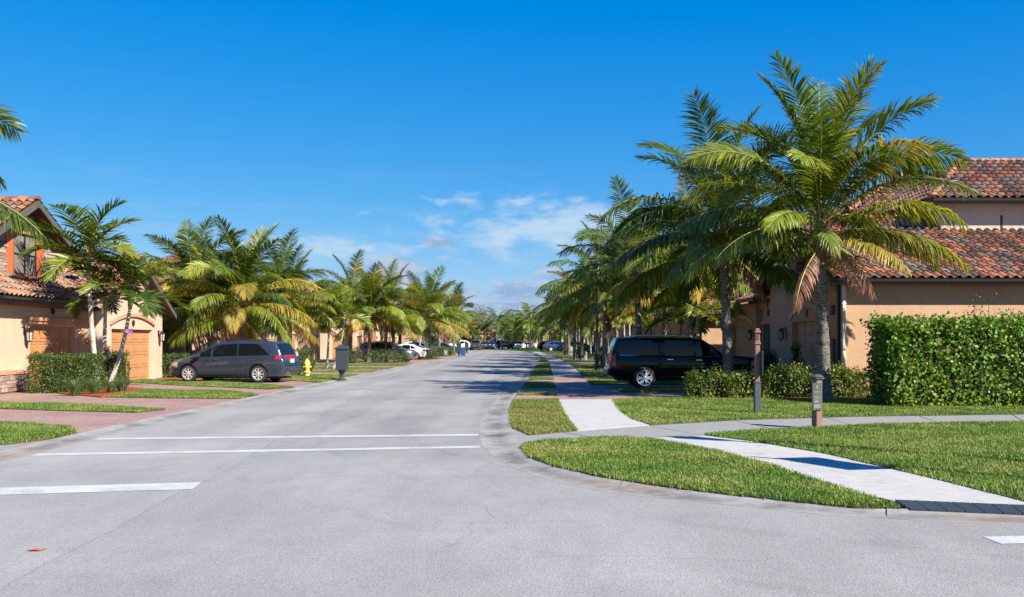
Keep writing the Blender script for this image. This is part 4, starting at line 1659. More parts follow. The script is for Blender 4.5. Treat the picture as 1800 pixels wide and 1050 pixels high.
# ================================================================== the rows of coach homes further on
def coach_home(label, side, X, u0, bays, length, group, far=False, rz=0.0):
    """bays: list of (start, width, door start, door width, gabled)"""
    root = thing("house", label, "house", (X, u0, 0), rz, group)
    sg = 1 if side == "R" else -1
    P = lambda u, w, z: (sg * w, u, z)
    V3 = lambda u, w, z: Vector(P(u, w, z))
    door = M["tandoor"] if side == "R" else M["door"]
    wallm = M["peach"] if side == "R" else M["cream"]
    mb = MB()
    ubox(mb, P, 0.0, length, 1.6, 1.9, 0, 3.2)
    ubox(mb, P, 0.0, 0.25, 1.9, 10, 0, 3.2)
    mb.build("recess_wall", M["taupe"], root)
    rb = MB()
    def plane(pts):
        rb.add(pts, [tuple(range(len(pts)))])
    for (s, wd, ds, dw, gab) in bays:
        mb = MB()
        wall_with_holes(mb, P, s, s + wd, 0, 0.25, 0, 3.1, [(ds, ds + dw, -1, 2.2)])
        ubox(mb, P, s, s + 0.25, 0.25, 1.7, 0, 3.1)
        ubox(mb, P, s + wd - 0.25, s + wd, 0.25, 1.7, 0, 3.1)
        c_ = s + wd / 2
        if gab:
            zz = 3.1 + wd / 2 * 0.5
            mb.add([P(s, 0, 3.1), P(s + wd, 0, 3.1), P(c_, 0, zz), P(s, .25, 3.1), P(s + wd, .25, 3.1), P(c_, .25, zz)],
                   [(0, 1, 2), (3, 5, 4), (0, 3, 4, 1), (1, 4, 5, 2), (2, 5, 3, 0)])
            k = 0.45
            z0 = 3.18 - k * 0.5
            for sgn in (-1, 1):
                ed = c_ + sgn * (wd / 2 + k)
                plane([V3(ed, -0.45, z0), V3(c_, -0.45, zz + 0.08), V3(c_, 4.5, zz + 0.08), V3(ed, 4.5, z0)])
        w_ = mb.build("wall", wallm, root)
        mb = MB()
        ubox(mb, P, ds, ds + dw, 0.14, 0.2, 0.04, 2.2)
        if far:
            mb.build("garage_door", door, root)
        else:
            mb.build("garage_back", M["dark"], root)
            garage_door(root, P, ds, ds + dw, 0.04, 2.2, 0.06, door, 4, 4)
            arch_band(P, ds + dw / 2, dw / 2 + 0.1, 2.25, 0.35, -0.05, 0.004, 0.13).build("arch_moulding", M["pinktrim"], root)
            sconce(root, P, ds - 0.35, 1.95, 0)
    # main roof and raised middle
    L_ = length
    k = 0.5
    plane([V3(-k, -0.2, 3.15), V3(L_ + k, -0.2, 3.15), V3(L_ - 3, 5.2, 5.7), V3(3, 5.2, 5.7)])
    plane([V3(-k, -0.2, 3.15), V3(3, 5.2, 5.7), V3(-k, 10.6, 3.15)])
    plane([V3(L_ + k, -0.2, 3.15), V3(L_ - 3, 5.2, 5.7), V3(L_ + k, 10.6, 3.15)])
    m2 = MB()
    a, b = L_ * 0.3, L_ * 0.72
    ubox(m2, P, a, b, 3.4, 10, 3.5, 5.9)
    m2.build("upper_wall", M["offwhite"], root)
    plane([V3(a - k, 2.9, 5.85), V3(b + k, 2.9, 5.85), V3(b - 3, 6.6, 7.7), V3(a + 3, 6.6, 7.7)])
    plane([V3(a - k, 2.9, 5.85), V3(a + 3, 6.6, 7.7), V3(a - k, 10.3, 5.85)])
    plane([V3(b + k, 2.9, 5.85), V3(b - 3, 6.6, 7.7), V3(b + k, 10.3, 5.85)])
    ro = rb.build("roof", M["fartile"], root)
    sol = ro.modifiers.new("thickness", "SOLIDIFY")
    sol.thickness = 0.14
    return root


bayset = [(0, 6.6, 1.4, 4.3, True), (7.4, 5.0, 0.5 + 7.4, 3.7, False), (15.0, 5.4, 15.5, 4.3, False), (21.4, 6.6, 22.5, 4.3, True)]
LG, RG = "coach homes along the left side", "coach homes along the right side"
coach_home("cream house with orange garage doors behind the grey minivan", "L", -16.6, 55.0, [(0, 6.2, 1.3, 4.4, True), (6.4, 4.7, 6.7, 3.9, False), (14.2, 6.0, 15.0, 4.4, True), (22.5, 6.2, 23.6, 4.4, False)], 29, LG)
coach_home("cream house behind the grey crossover left of the street", "L", -16.6, 88, bayset, 28, LG, True)
coach_home("cream house nearest the left bend of the street", "L", -17.5, 121, bayset, 28, LG, True)
coach_home("peach house half hidden by palms beyond the black SUV", "R", 11.2, 57, bayset, 28, RG)
coach_home("peach house behind the street lamps on the right", "R", 12.0, 90, bayset, 28, RG, True)
coach_home("peach house behind the blue and grey far cars", "R", 12.8, 124, bayset, 28, RG, True)
coach_home("far peach house facing down the street at its bend, behind the parked cars", "R", -3, 205, bayset, 28, "houses closing the far end of the street", True, R(-90) + PI)
coach_home("far peach house closing the street end, right of the bend", "R", 27, 207, bayset, 28, "houses closing the far end of the street", True, R(-90) + PI)
# ------------------------------------------------------------------ plants
M["frond"] = leaf_mat("palm_leaflets", "object", trans=0.36, tcol=(1.45, 1.4, 0.3), rough=0.4, spec=0.4, var=0.18)
M["rachis"] = pmat("palm_rachis", (0.30, 0.25, 0.06), 0.5, var=0.15)
M["leaf"] = leaf_mat("shrub_leaves", "tint", trans=0.28, tcol=(1.25, 1.25, 0.35), rough=0.45, spec=0.35, var=0.15)
M["twig"] = pmat("shrub_wood", (0.035, 0.04, 0.018), 0.9, var=0.2, scale=12)
M["petal"] = leaf_mat("orchid_petal", "tint", trans=0.35, tcol=(1, 0.8, 1), rough=0.5)


def bark_mat(name, a, b, ringscale):
    m, nt, out = nodes_of(name)
    v = position(nt)
    n1_ = noise(nt, v, 5, 5, 0.7)
    n2_ = noise(nt, v, 10, 4, 0.7, 0.6, (0.6, 0.6, 4))
    c_ = mixrgb(nt, "MIX", ramp(nt, n2_, 0.35, 0.65), a, b)
    c_ = mixrgb(nt, "MULTIPLY", 1, c_, _grey(nt, ramp(nt, n1_, 0.3, 0.7, 0.65, 1.25)))
    principled(nt, out, c_, 0.92, 0, bump(nt, n2_, 0.8, 0.02), 0.2)
    return m


M["bark"] = bark_mat("coconut_bark", (0.06, 0.05, 0.042), (0.30, 0.265, 0.225), 1)
M["palebark"] = bark_mat("pale_palm_bark", (0.30, 0.28, 0.25), (0.50, 0.47, 0.43), 1)
M["shaft"] = pmat("palm_crownshaft", (0.16, 0.24, 0.06), 0.4, var=0.15)
M["fibre"] = pmat("palm_fibre", (0.16, 0.095, 0.055), 0.95, var=0.4, scale=14, bscale=40, bstr=0.8)


def frond_mesh(name, L, e0, bend, nleaf, lmax, wleaf, vang, droop, seed, mats, petiole=0.16, segs=3, twist=0.0, rad=0.03, tipw=0.25, side=0.0):
    rr = random.Random(seed)
    N = 18
    pts, tans = [], []
    p = Vector((0, 0, 0))
    for i in range(N + 1):
        s = i / N
        th = e0 - bend * (s ** 1.45)
        ya = side * s * s
        t = Vector((math.cos(th) * math.cos(ya), math.cos(th) * math.sin(ya), math.sin(th)))
        pts.append(p.copy())
        tans.append(t)
        p = p + t * (L / N)
    mb = MB()
    mb.tube(pts, [rad * (1 - 0.86 * (i / N)) * (1.5 if i == 0 else 1) for i in range(N + 1)], 4, 1, True)
    for k in range(nleaf):
        for sgn in (-1, 1):
            s = petiole + (1 - petiole) * (k + rr.uniform(0.05, 0.95)) / nleaf
            s = min(s, 0.999)
            if rr.random() < 0.03:
                continue
            f_ = s * N
            i = min(int(f_), N - 1)
            q = pts[i].lerp(pts[i + 1], f_ - i)
            t = tans[i].lerp(tans[i + 1], f_ - i).normalized()
            b = Vector((-t.y, t.x, 0))
            if b.length < 0.05:
                b = Vector((0, 1, 0))
            b.normalize()
            n = b.cross(t) * -1
            if n.z < 0:
                n = -n
            tw = twist * s
            b, n = b * math.cos(tw) + n * math.sin(tw), n * math.cos(tw) - b * math.sin(tw)
            sr = (s - petiole) / (1 - petiole)
            ang = R(80 - 46 * sr) + rr.uniform(-0.13, 0.13)
            va = vang * (1 - 0.5 * sr) + rr.uniform(-0.26, 0.26)
            d = t * math.cos(ang) + (b * sgn * math.cos(va) + n * math.sin(va)) * math.sin(ang)
            ln = lmax * (math.sin(PI * (0.16 + 0.76 * sr)) ** 0.75) * rr.uniform(0.78, 1.12)
            w = wleaf * (0.75 + 0.35 * math.sin(PI * sr))
            vs = []
            wv = (t - d * t.dot(d))
            if wv.length < 1e-3:
                wv = n.copy()
            wv.normalize()
            ro = rr.uniform(-0.5, 0.5) + 0.25 * sgn
            wv = wv * math.cos(ro) + d.cross(wv) * math.sin(ro)
            wd = [0.35, 1.0, 0.78, 0.0] if segs == 3 else [0.6, 1.0, 0.0]
            dd = d.copy()
            pp = q.copy()
            for j in range(segs + 1):
                h = w * wd[j] * 0.5
                if j < segs:
                    vs += [pp - wv * h, pp + wv * h]
                else:
                    vs += [pp]
                dd = (dd + Vector((0, 0, -1)) * droop * rr.uniform(0.7, 1.3) * (0.35 + j * 0.45)).normalized()
                pp = pp + dd * (ln / segs)
            fs = [(2 * j, 2 * j + 1, 2 * j + 3, 2 * j + 2) for j in range(segs - 1)] + [(2 * segs - 2, 2 * segs - 1, 2 * segs)]
            mb.add(vs, fs, 0)
            k_ = rr.uniform(0.72, 1.25)
            age = rr.random() ** 2.2 * (0.5 + 0.9 * sr)
            o_ = len(mb.c) - len(vs)
            for q_ in range(len(vs)):
                t_ = (q_ // 2) / segs
                a_ = min(1.0, age * t_ * 1.3)
                mb.c[o_ + q_] = (k_ * (1 + 1.5 * a_), k_ * (1 + 0.55 * a_), k_ * (1 + 0.5 * a_))
    return mb.mesh(name, mats)


CM = [M["frond"], M["rachis"]]
COCO = {}
for e in (84, 70, 56, 42, 28, 12, -6, -28, -50):
    for sd_ in (0, 1):
        rr_ = random.Random(e * 10 + sd_)
        young = max(0.0, min(1.0, (e + 20) / 90))
        bend = R(30 + 62 * math.sin(PI * min(1, max(0, (90 - e) / 105)))) * rr_.uniform(0.85, 1.12)
        if e < -20:
            bend = R(45)
        COCO[(e, sd_)] = frond_mesh("frond", 1.0 * 4.6, R(e), bend, 112, 1.03, 0.048, R(-22 + 44 * young) if e > -10 else R(-35), 0.2 + 0.65 * (1 - young), e + 100 * sd_ + 5, CM,
                                    0.17, 3, rr_.uniform(-0.9, 0.9), 0.034, side=rr_.uniform(-0.4, 0.4))
COCOF = {e: frond_mesh("frond", 4.4, R(e), R(72), 34, 1.0, 0.11, R(10), 0.4, e, CM, 0.17, 2) for e in (75, 52, 30, 8, -20)}
XMAS = {}
for e in (80, 62, 45, 26, 6):
    for sd_ in (0, 1):
        XMAS[(e, sd_)] = frond_mesh("frond", 2.0, R(e), R(58 if e > 30 else 66), 44, 0.74, 0.055, R(30), 0.3, e + 31 * sd_, CM, 0.14, 2, 0.0, 0.024)
dead_frond = frond_mesh("frond", 3.0, R(-30), R(48), 50, 0.75, 0.04, R(-30), 0.75, 77, CM, 0.2, 3, 0.3)

GREENS = [(0.058, 0.11, 0.014), (0.076, 0.132, 0.014), (0.098, 0.155, 0.016), (0.125, 0.178, 0.018), (0.048, 0.09, 0.014)]
YELL = [(0.14, 0.205, 0.022), (0.175, 0.22, 0.025), (0.24, 0.215, 0.03)]
DEADC = [(0.27, 0.15, 0.095), (0.36, 0.22, 0.15), (0.2, 0.11, 0.06)]


def trunk_mesh(h, r0, r1, lean=(0, 0), ring=0.085, seed=0, n=10, bulge=1.35, mat=None, curve=0.0):
    rr = random.Random(seed)
    mb = MB()
    pts, rad = [], []
    k = max(6, int(h / ring))
    for i in range(k + 1):
        t = i / k
        c_ = t + curve * math.sin(PI * t)
        x, y = lean[0] * (c_ if curve else t ** 1.25), lean[1] * (c_ if curve else t ** 1.25)
        r = r1 + (r0 - r1) * (1 - t) ** 0.8
        r *= 1 + (bulge - 1) * math.exp(-t * h / 0.28)
        z = h * t
        j1, j2 = rr.uniform(0.97, 1.04), rr.uniform(0.9, 0.97)
        pts += [(x, y, z), (x, y, z + h / k * 0.72)]
        rad += [r * j1, r * j2]
    mb.tube(pts[:-1], rad[:-1], n, 0)
    return mb.mesh("trunk", [mat or M["bark"]], smooth=True, angle=60)


def boots(root, top, r, seed, n=12, size=0.55):
    """stubs of cut leaf bases and hanging fibre under a coconut crown"""
    rr = random.Random(seed)
    mb = MB()
    for i in range(n):
        a = i * 2.4 + rr.uniform(-0.2, 0.2)
        z = rr.uniform(-0.45, 0.25)
        d = Vector((math.cos(a), math.sin(a), 0))
        s = Vector((-math.sin(a), math.cos(a), 0))
        b0 = Vector((0, 0, z)) + d * r * 0.75
        l_ = size * rr.uniform(0.5, 1.0)
        rows = []
        for q in range(4):
            t = q / 3
            c_ = b0 + d * l_ * 0.42 * t + Vector((0, 0, l_ * (0.75 * t - 0.1 * t * t)))
            w = 0.13 * (1 - 0.45 * t)
            rows.append([c_ - s * w - d * 0.02, c_ + d * 0.05 * (1 - t), c_ + s * w - d * 0.02])
        mb.grid(rows, 0)
    for i in range(26):
        a = rr.uniform(0, 2 * PI)
        d = Vector((math.cos(a), math.sin(a), 0))
        p0 = Vector((0, 0, rr.uniform(-0.1, 0.45))) + d * r * 0.9
        p1 = p0 + d * rr.uniform(0.08, 0.3) + Vector((0, 0, -rr.uniform(0.2, 0.6)))
        s = Vector((-d.y, d.x, 0)) * rr.uniform(0.01, 0.035)
        m_ = p0.lerp(p1, 0.5) + d * 0.06
        mb.add([p0 - s, p0 + s, m_ + s, m_ - s, p1], [(0, 1, 2, 3), (3, 2, 4)])
    mb.lathe([(r * 0.9, -0.55), (r * 1.25, -0.2), (r * 1.35, 0.15), (r * 0.9, 0.5), (0.03, 0.75)], 10, (0, 0, 0), "z", 0)
    return mb.build("leaf_bases", M["fibre"], root, loc=top)


def coconuts(root, top, seed, n=5):
    rr = random.Random(seed)
    mb = MB()
    for i in range(n):
        a = rr.uniform(0, 2 * PI)
        c_ = (0.27 * math.cos(a), 0.27 * math.sin(a), rr.uniform(-0.25, 0.02))
        mb.lathe([(0.0, -0.12), (0.07, -0.09), (0.095, -0.02), (0.085, 0.06), (0.04, 0.11), (0, 0.12)], 8, c_)
    o = mb.build("coconut", M["shaft"], root, smooth=True, loc=top)
    return o


def put_frond(root, me, top, az, scale, col, tilt=0.0, lift=0.0):
    o = link("frond", me, root)
    o.location = (top[0], top[1], top[2] + lift)
    o.rotation_euler = Euler((tilt, 0, az))
    o.scale = (scale,) * 3
    k = random.uniform(0.85, 1.2)
    o.color = (col[0] * k, col[1] * k, col[2] * k, 1)
    return o


def nearest(d, e):
    ks = sorted({k[0] if isinstance(k, tuple) else k for k in d})
    return min(ks, key=lambda k: abs(k - e))


def coconut_palm(label, x, y, h, size=1.0, seed=0, nfr=24, lean=(0, 0), group="coconut palms along the street", r0=0.18, spec=None, dead=1, nuts=0, z0=0.06, yel=0.3):
    rr = random.Random(seed)
    root = thing("palm_tree", label, "palm tree", (x, y, z0), 0, group)
    link("trunk", trunk_mesh(h, r0, r0 * 0.72, lean, seed=seed), root)
    top = (lean[0], lean[1], h + 0.1)
    boots(root, (lean[0], lean[1], h), r0 * 0.8, seed)
    if nuts:
        coconuts(root, (lean[0], lean[1], h + 0.1), seed, nuts)
    if spec is None:
        spec = []
        a = rr.uniform(0, 6.28)
        for i in range(nfr):
            t = i / (nfr - 1)
            e = 86 - 92 * t ** 0.85 + rr.uniform(-9, 9)
            a += 2.39996 + rr.uniform(-0.25, 0.25)
            spec.append((math.degrees(a), e, rr.uniform(0.85, 1.08), None))
    for (az_, e, sc, colk) in spec:
        ek = nearest(COCO, e)
        me = COCO[(ek, rr.randint(0, 1))]
        if colk == "dead":
            me, col = dead_frond, rr.choice(DEADC[:2])
        elif colk == "yellow" or (colk is None and rr.random() < yel * (1.3 if e < 30 else 0.55)):
            col = rr.choice(YELL)
        else:
            col = rr.choice(GREENS)
        o = put_frond(root, me, top, R(az_), sc * size, col, rr.uniform(-0.12, 0.12), rr.uniform(-0.12, 0.12) + 0.006 * max(e, 0))
        if colk == "dead":
            o["label"] = "dry brown hanging frond"
    for i in range(dead if spec is not None else 0):
        o = put_frond(root, dead_frond, top, rr.uniform(0, 6.28), 0.8 * size, rr.choice(DEADC), 0, -0.25)
        o["label"] = "dry brown hanging frond"
    return root


def far_palm(label, x, y, h, size, seed, group):
    """a palm seen a few dozen pixels high: trunk and one crown"""
    rr = random.Random(seed)
    root = thing("palm_tree", label, "palm tree", (x, y, 0), rr.uniform(0, 6.28), group)
    link("trunk", trunk_mesh(h, 0.17, 0.12, (rr.uniform(-.3, .3), 0), 0.3, seed, 6), root)
    c_ = link("crown", FARCROWN[seed % len(FARCROWN)], root, (0, 0, h + 0.1), None, size)
    k = rr.uniform(0.8, 1.25)
    b = rr.choice(GREENS + YELL[:1])
    c_.color = (b[0] * k, b[1] * k, b[2] * k, 1)
    return root


def crown_join(seed):
    rr = random.Random(seed)
    V, Fc, Mi, Tn = [], [], [], []
    a = 0
    n = 17
    for i in range(n):
        e = 82 - 95 * (i / (n - 1)) ** 0.9 + rr.uniform(-8, 8)
        me = COCOF[nearest(COCOF, e)]
        a += 2.4 + rr.uniform(-.3, .3)
        mt = Matrix.Rotation(a, 4, "Z") @ Matrix.Scale(rr.uniform(0.8, 1.05), 4)
        o = len(V)
        V += [tuple(mt @ v.co) for v in me.vertices]
        Tn += [tuple(d.color) for d in me.attributes["tint"].data]
        for p in me.polygons:
            Fc.append(tuple(q + o for q in p.vertices))
            Mi.append(p.material_index)
    me = bpy.data.meshes.new("crown")
    me.from_pydata(V, [], Fc)
    for m in CM:
        me.materials.append(m)
    me.polygons.foreach_set("material_index", Mi)
    me.attributes.new("tint", "FLOAT_COLOR", "POINT").data.foreach_set("color", np.array(Tn, np.float32).ravel())
    return me


FARCROWN = [crown_join(s) for s in (1, 2, 3, 4)]


def thin_palm(root, x, y, h, lean, seed, size=1.0, r0=0.085, nfr=12, group=None, label=None, bright=0.3):
    """slender feather palm with a smooth green crownshaft"""
    rr = random.Random(seed)
    root = thing("palm_tree", label, "palm tree", (x, y, 0.03), 0, group)
    link("trunk", trunk_mesh(h, r0, r0 * 0.72, lean, 0.1, seed, 8, 1.5, M["palebark"], curve=0.12), root)
    top = Vector((lean[0], lean[1], h))
    m = MB()
    m.tube([top + Vector((0, 0, z)) for z in (-0.05, 0.1, 0.35, 0.6, 0.72)], [r0 * .72, r0 * 1.05, r0 * .95, r0 * .6, r0 * .3], 8)
    m.build("crownshaft", M["shaft"], root, smooth=True)
    a = rr.uniform(0, 6.28)
    for i in range(nfr):
        t = i / (nfr - 1)
        e = 84 - 84 * t ** 0.8 + rr.uniform(-8, 8)
        a += 2.4 + rr.uniform(-.25, .25)
        me = XMAS[(nearest(XMAS, e), rr.randint(0, 1))]
        col = rr.choice(YELL[:2] + GREENS[3:4]) if rr.random() < bright else rr.choice(GREENS)
        put_frond(root, me, (top.x, top.y, top.z + 0.62 - 0.25 * t), a, size * rr.uniform(0.85, 1.12), col)
    return root


# ---- the big palm and its neighbours on the right
main_spec = [
    (70, 86, 1.0, None), (205, 84, 1.02, None), (300, 84, 0.95, None), (10, 82, 1.0, None), (160, 80, 0.98, None), (120, 76, 0.95, None), (35, 74, 1.0, None), (150, 70, 1.0, None), (350, 68, 1.0, None),
    (8, 56, 0.98, "g"), (335, 50, 0.95, "g"), (350, 38, 0.95, None), (325, 24, 0.88, "yellow"), (0, 20, 0.95, "yellow"), (12, 8, 0.85, "yellow"),
    (176, 62, 1.0, "g"), (190, 52, 1.0, "g"), (200, 38, 0.98, "yellow"), (172, 28, 0.95, "g"), (208, 16, 0.85, "g"), (165, 8, 0.9, "yellow"),
    (262, 66, 0.9, "g"), (240, 56, 0.85, "g"), (285, 52, 0.85, "g"), (300, 62, 0.9, None), (228, 24, 0.7, None), (310, 0, 0.65, "yellow"), (255, 4, 0.6, "g"),
    (60, 56, 0.95, None), (122, 54, 0.95, None), (90, 40, 0.95, None), (42, 32, 0.9, None), (138, 24, 0.9, None), (100, 5, 0.8, None), (60, 0, 0.8, None),
    (318, -20, 0.75, "dead"), (300, -40, 0.65, "dead")]
coconut_palm("tallest coconut palm with ringed grey trunk, in front of the peach house corner", 8.72, 27.0, 4.4, 1.0, 11, spec=main_spec, lean=(-0.12, 0.0), r0=0.2, dead=1, nuts=4)
coconut_palm("coconut palm whose trunk crosses the black SUV's front end", 7.1, 31.7, 4.7, 1.0, 12, 36, (-0.15, 0.1), r0=0.185, dead=2, nuts=3, yel=0.15)
coconut_palm("coconut palm just behind the black SUV, crown brushing the street lamp", 6.3, 47.5, 4.7, 0.95, 13, 26, (-0.2, 0), dead=1, yel=0.3)
right_row = [(7.9, 43.0, 4.4, 0.92), (5.6, 58, 4.2, 0.95), (8.7, 55, 4.2, .9), (6.5, 66, 4.4, .92), (8.5, 73, 4.6, .9), (5.8, 80, 4.2, .92), (9.6, 88, 4.6, .95), (6.2, 95, 4.4, .9), (9.5, 104, 4.6, .92), (6.6, 112, 4.5, .92), (9.8, 120, 4.8, .9)]
RLAB = ["coconut palm close behind the black SUV's roof, at its middle", "coconut palm by the first black lamp post", "coconut palm deep in the plots behind the first lamp post",
        "coconut palm between the first and second black lamp post", "coconut palm near the far peach house wall past the first lamp", "coconut palm just before the second black lamp post",
        "coconut palm against the second peach house on the right", "coconut palm just past the second black lamp post", "coconut palm shading the far right house fronts",
        "coconut palm beside the third lamp post", "coconut palm beside the far grey SUV"]
for i, (x, y, h, s) in enumerate(right_row):
    coconut_palm(RLAB[i], x, y, h, s, 30 + i, 28 if y < 70 else 23, (random.uniform(-.3, .2), 0), yel=0.38)

# ---- left row
left_row = [
    (-13.4, 48.0, 3.0, 0.9, "largest coconut palm rising directly behind the grey minivan", 34),
    (-17.4, 52.0, 4.0, 0.9, "coconut palm in the dark recess left behind the minivan", 24),
    (-15.6, 50.0, 3.0, 0.85, "short coconut palm between recess and minivan hood", 20),
    (-13.0, 56.5, 3.0, 0.88, "coconut palm behind the grey minivan's tailgate", 28),
    (-15.2, 63.5, 4.0, 0.95, "taller coconut palm behind the yellow hydrant", 24),
    (-11.0, 74.2, 3.3, 0.9, "coconut palm left of the grey crossover, arching over its rear", 24),
    (-9.9, 75.0, 3.0, 0.72, "small dark coconut palm touching the grey crossover's near side", 16),
    (-13.2, 79, 4.4, 0.9, "coconut palm behind the grey crossover's roof", 22),
    (-7.6, 90, 3.6, 0.98, "broad coconut palm just past the white sedan", 24),
    (-11.5, 94, 4.6, 0.95, "tall coconut palm behind the white sedan", 22),
    (-10.6, 104, 4.4, 0.95, "coconut palm well past the white sedan by the house fronts", 20),
    (-8.4, 112, 4.0, 0.95, "coconut palm before the left bend, near the second mailbox", 20),
    (-7.5, 124, 4.2, 0.95, "last coconut palm before the street bends left", 20)]
for i, (x, y, h, s, lab, n) in enumerate(left_row):
    coconut_palm(lab, x, y, h, s, 60 + i, n + 5, (random.uniform(-.2, .25), 0), yel=0.6, r0=0.17)
coconut_palm("coconut palm at the left edge, only frond tips reaching into the picture", -18.0, 26.0, 5.6, 1.1, 90, 26, (0, 0), yel=0.3)

fp = [(-15, 172), (-12, 186), (-9.2, 190), (-5.5, 196), (-3.0, 186), (-1.4, 199), (0.6, 190), (2.4, 196), (3.9, 182), (3.2, 172), (5.4, 188), (6.4, 165), (7.2, 176), (7.6, 152), (8.8, 162),
      (9.4, 140), (11.5, 150), (9.2, 132), (-9.5, 136), (-11.5, 146), (-14, 158), (-8.2, 200), (1.2, 203), (4.8, 203), (10.8, 172), (12.5, 190), (-18, 196)]
ORD2 = "first second third fourth fifth sixth seventh eighth ninth tenth eleventh twelfth thirteenth fourteenth fifteenth sixteenth seventeenth eighteenth nineteenth twentieth".split()
fplab = [""] * len(fp)
for far_ in (0, 1):
    ids = sorted([i for i, p in enumerate(fp) if (p[1] > 165) == bool(far_)], key=lambda i: fp[i][0] / fp[i][1])
    for n_, i in enumerate(ids):
        fplab[i] = "distant palm %s, %s from the left" % (("by the houses at the far bend", "along the street just before the far bend")[1 - far_], ORD2[n_])
for i, (x, y) in enumerate(fp):
    far_palm(fplab[i], x, y, random.uniform(3.2, 5.2), random.uniform(1.0, 1.25), i,
             "distant palms at the street end" if y > 165 else "distant palms before the bend")

# ---- slender palms
thin_palm(None, *gp(172, 683, .08), 4.0, (-0.45, 0.3), 5, 1.08, 0.1, 15, "slender palms in the mulch bed", "tallest of three slender palms, in the mulch bed by the clipped hedge, trunk bent left", 0.18)
thin_palm(None, *gp(179, 681, .08), 2.75, (0.0, 0.3), 6, 0.8, 0.085, 11, "slender palms in the mulch bed", "straight middle one of three slender palms in the mulch bed", 0.25)
thin_palm(None, *gp(191, 682, .08), 2.8, (0.6, 0.35), 7, 1.0, 0.085, 13, "slender palms in the mulch bed", "slender palm in the mulch bed leaning right, with an orchid on its trunk", 0.45)
thin_palm(None, 7.9, 41.6, 2.3, (0.1, 0), 8, 1.15, 0.08, 13, None, "bright yellow green young palm showing above the black SUV's roof", 0.85)
thin_palm(None, -14.6, 57.0, 2.9, (0.1, 0), 9, 1.0, 0.08, 12, None, "slender palm by the paired trunks behind the yellow hydrant", 0.6)
thin_palm(None, -11.2, 58.5, 2.9, (0.15, 0), 19, 1.0, 0.075, 12, None, "slender palm with pale trunk left of the dark mailbox", 0.6)
thin_palm(None, -10.5, 57.0, 2.6, (0.6, 0), 20, 1.0, 0.06, 11, None, "slender palm leaning right just behind the dark mailbox", 0.5)
thin_palm(None, -9.3, 96, 3.0, (0.3, 0), 21, 1.1, 0.075, 11, None, "slender bright palm past the white sedan", 0.8)
for i, (x, y) in enumerate([(7.6, 62), (8.2, 70), (7.2, 84), (8.0, 98)]):
    thin_palm(None, x, y, 2.9, (random.uniform(-.2, .2), 0), 22 + i, 1.05, 0.075, 11, "slender palms on the right plots",
              ["slender bright palm right of the first lamp post", "slender palm before the pale green utility box", "slender palm past the second lamp post", "slender palm by the far right houses"][i], 0.7)


# ---- hedges, shrubs, tufts ------------------------------------------------------
def clipped_hedge(name, label, cat, x0, x1, y0, y1, h, n, size, pal, wob=0.06, group=None, aspect=0.6, core=True, z0=0.03, round_=0.0, lump=0.0):
    root = thing(name, label, cat, ((x0 + x1) / 2, (y0 + y1) / 2, z0), 0, group)
    a, b = (x1 - x0) / 2, (y1 - y0) / 2
    areas = np.array([2 * a * h, 2 * a * h, 2 * b * h, 2 * b * h, 4 * a * b])
    pick = rng.choice(5, n, p=areas / areas.sum())
    u, v = rng.uniform(-1, 1, n), rng.uniform(0, 1, n)
    P = np.zeros((n, 3))
    N = np.zeros((n, 3))
    for k in range(5):
        q = pick == k
        if k < 2:
            s = -1 if k == 0 else 1
            P[q] = np.stack([u[q] * a, np.full(q.sum(), s * b), v[q] * h], 1)
            N[q] = (0, s, 0.35)
        elif k < 4:
            s = -1 if k == 2 else 1
            P[q] = np.stack([np.full(q.sum(), s * a), u[q] * b, v[q] * h], 1)
            N[q] = (s, 0, 0.35)
        else:
            P[q] = np.stack([u[q] * a, (v[q] * 2 - 1) * b, np.full(q.sum(), h)], 1)
            N[q] = (0, 0, 1)
    if round_:
        t = np.clip(P[:, 2] / h, 0, 1)
        k = 1 - round_ * t ** 2.5
        P[:, 0] *= k
        P[:, 1] *= k
    P -= N / np.linalg.norm(N, axis=1, keepdims=True) * (rng.exponential(0.5, (n, 1)).clip(0, 2) * wob * 1.4)
    lumps = np.sin(P[:, 0] * 5.1 + P[:, 1] * 3 + x0) * np.sin(P[:, 2] * 5.7 + P[:, 0] * 2.3) + 0.6 * np.sin(P[:, 0] * 11 + P[:, 2] * 9)
    P += N * (lumps * wob)[:, None] + rng.normal(0, wob, (n, 3)) - N * np.abs(rng.normal(0, wob * 1.3, n))[:, None]
    if lump:
        P[:, 2] *= 1 + lump * np.sin(P[:, 0] * 1.9 + x0) * np.sin(P[:, 1] * 2.1 + 1)
    P[:, 2] = np.maximum(P[:, 2], 0.02)
    V, lo, st, ti = leaf_cloud(P, N, size, pal, 0.75, aspect, 0.3)
    link("foliage", np_mesh("foliage", V, lo, st, [M["leaf"]], ti), root)
    if core:
        mb = MB()
        k = 0.3 if min(a, b) > 0.8 else (0.2 if min(a, b) > 0.4 else 0.12)
        mb.bevbox(-a * (1 - round_) + k, a * (1 - round_) - k, -b * (1 - round_) + k, b * (1 - round_) - k, 0, h - k * 1.2, 0.08)
        rr = random.Random(int(x0 * 10))
        for i in range(int(14 * a) + 3):
            p = (rr.uniform(-a, a) * 0.85, rr.uniform(-b, b) * 0.85, 0)
            mb.tube([p, (p[0] + rr.uniform(-.1, .1), p[1] + rr.uniform(-.1, .1), h * 0.7)], [0.02, 0.008], 4)
        mb.build("stems", M["twig"], root)
    return root


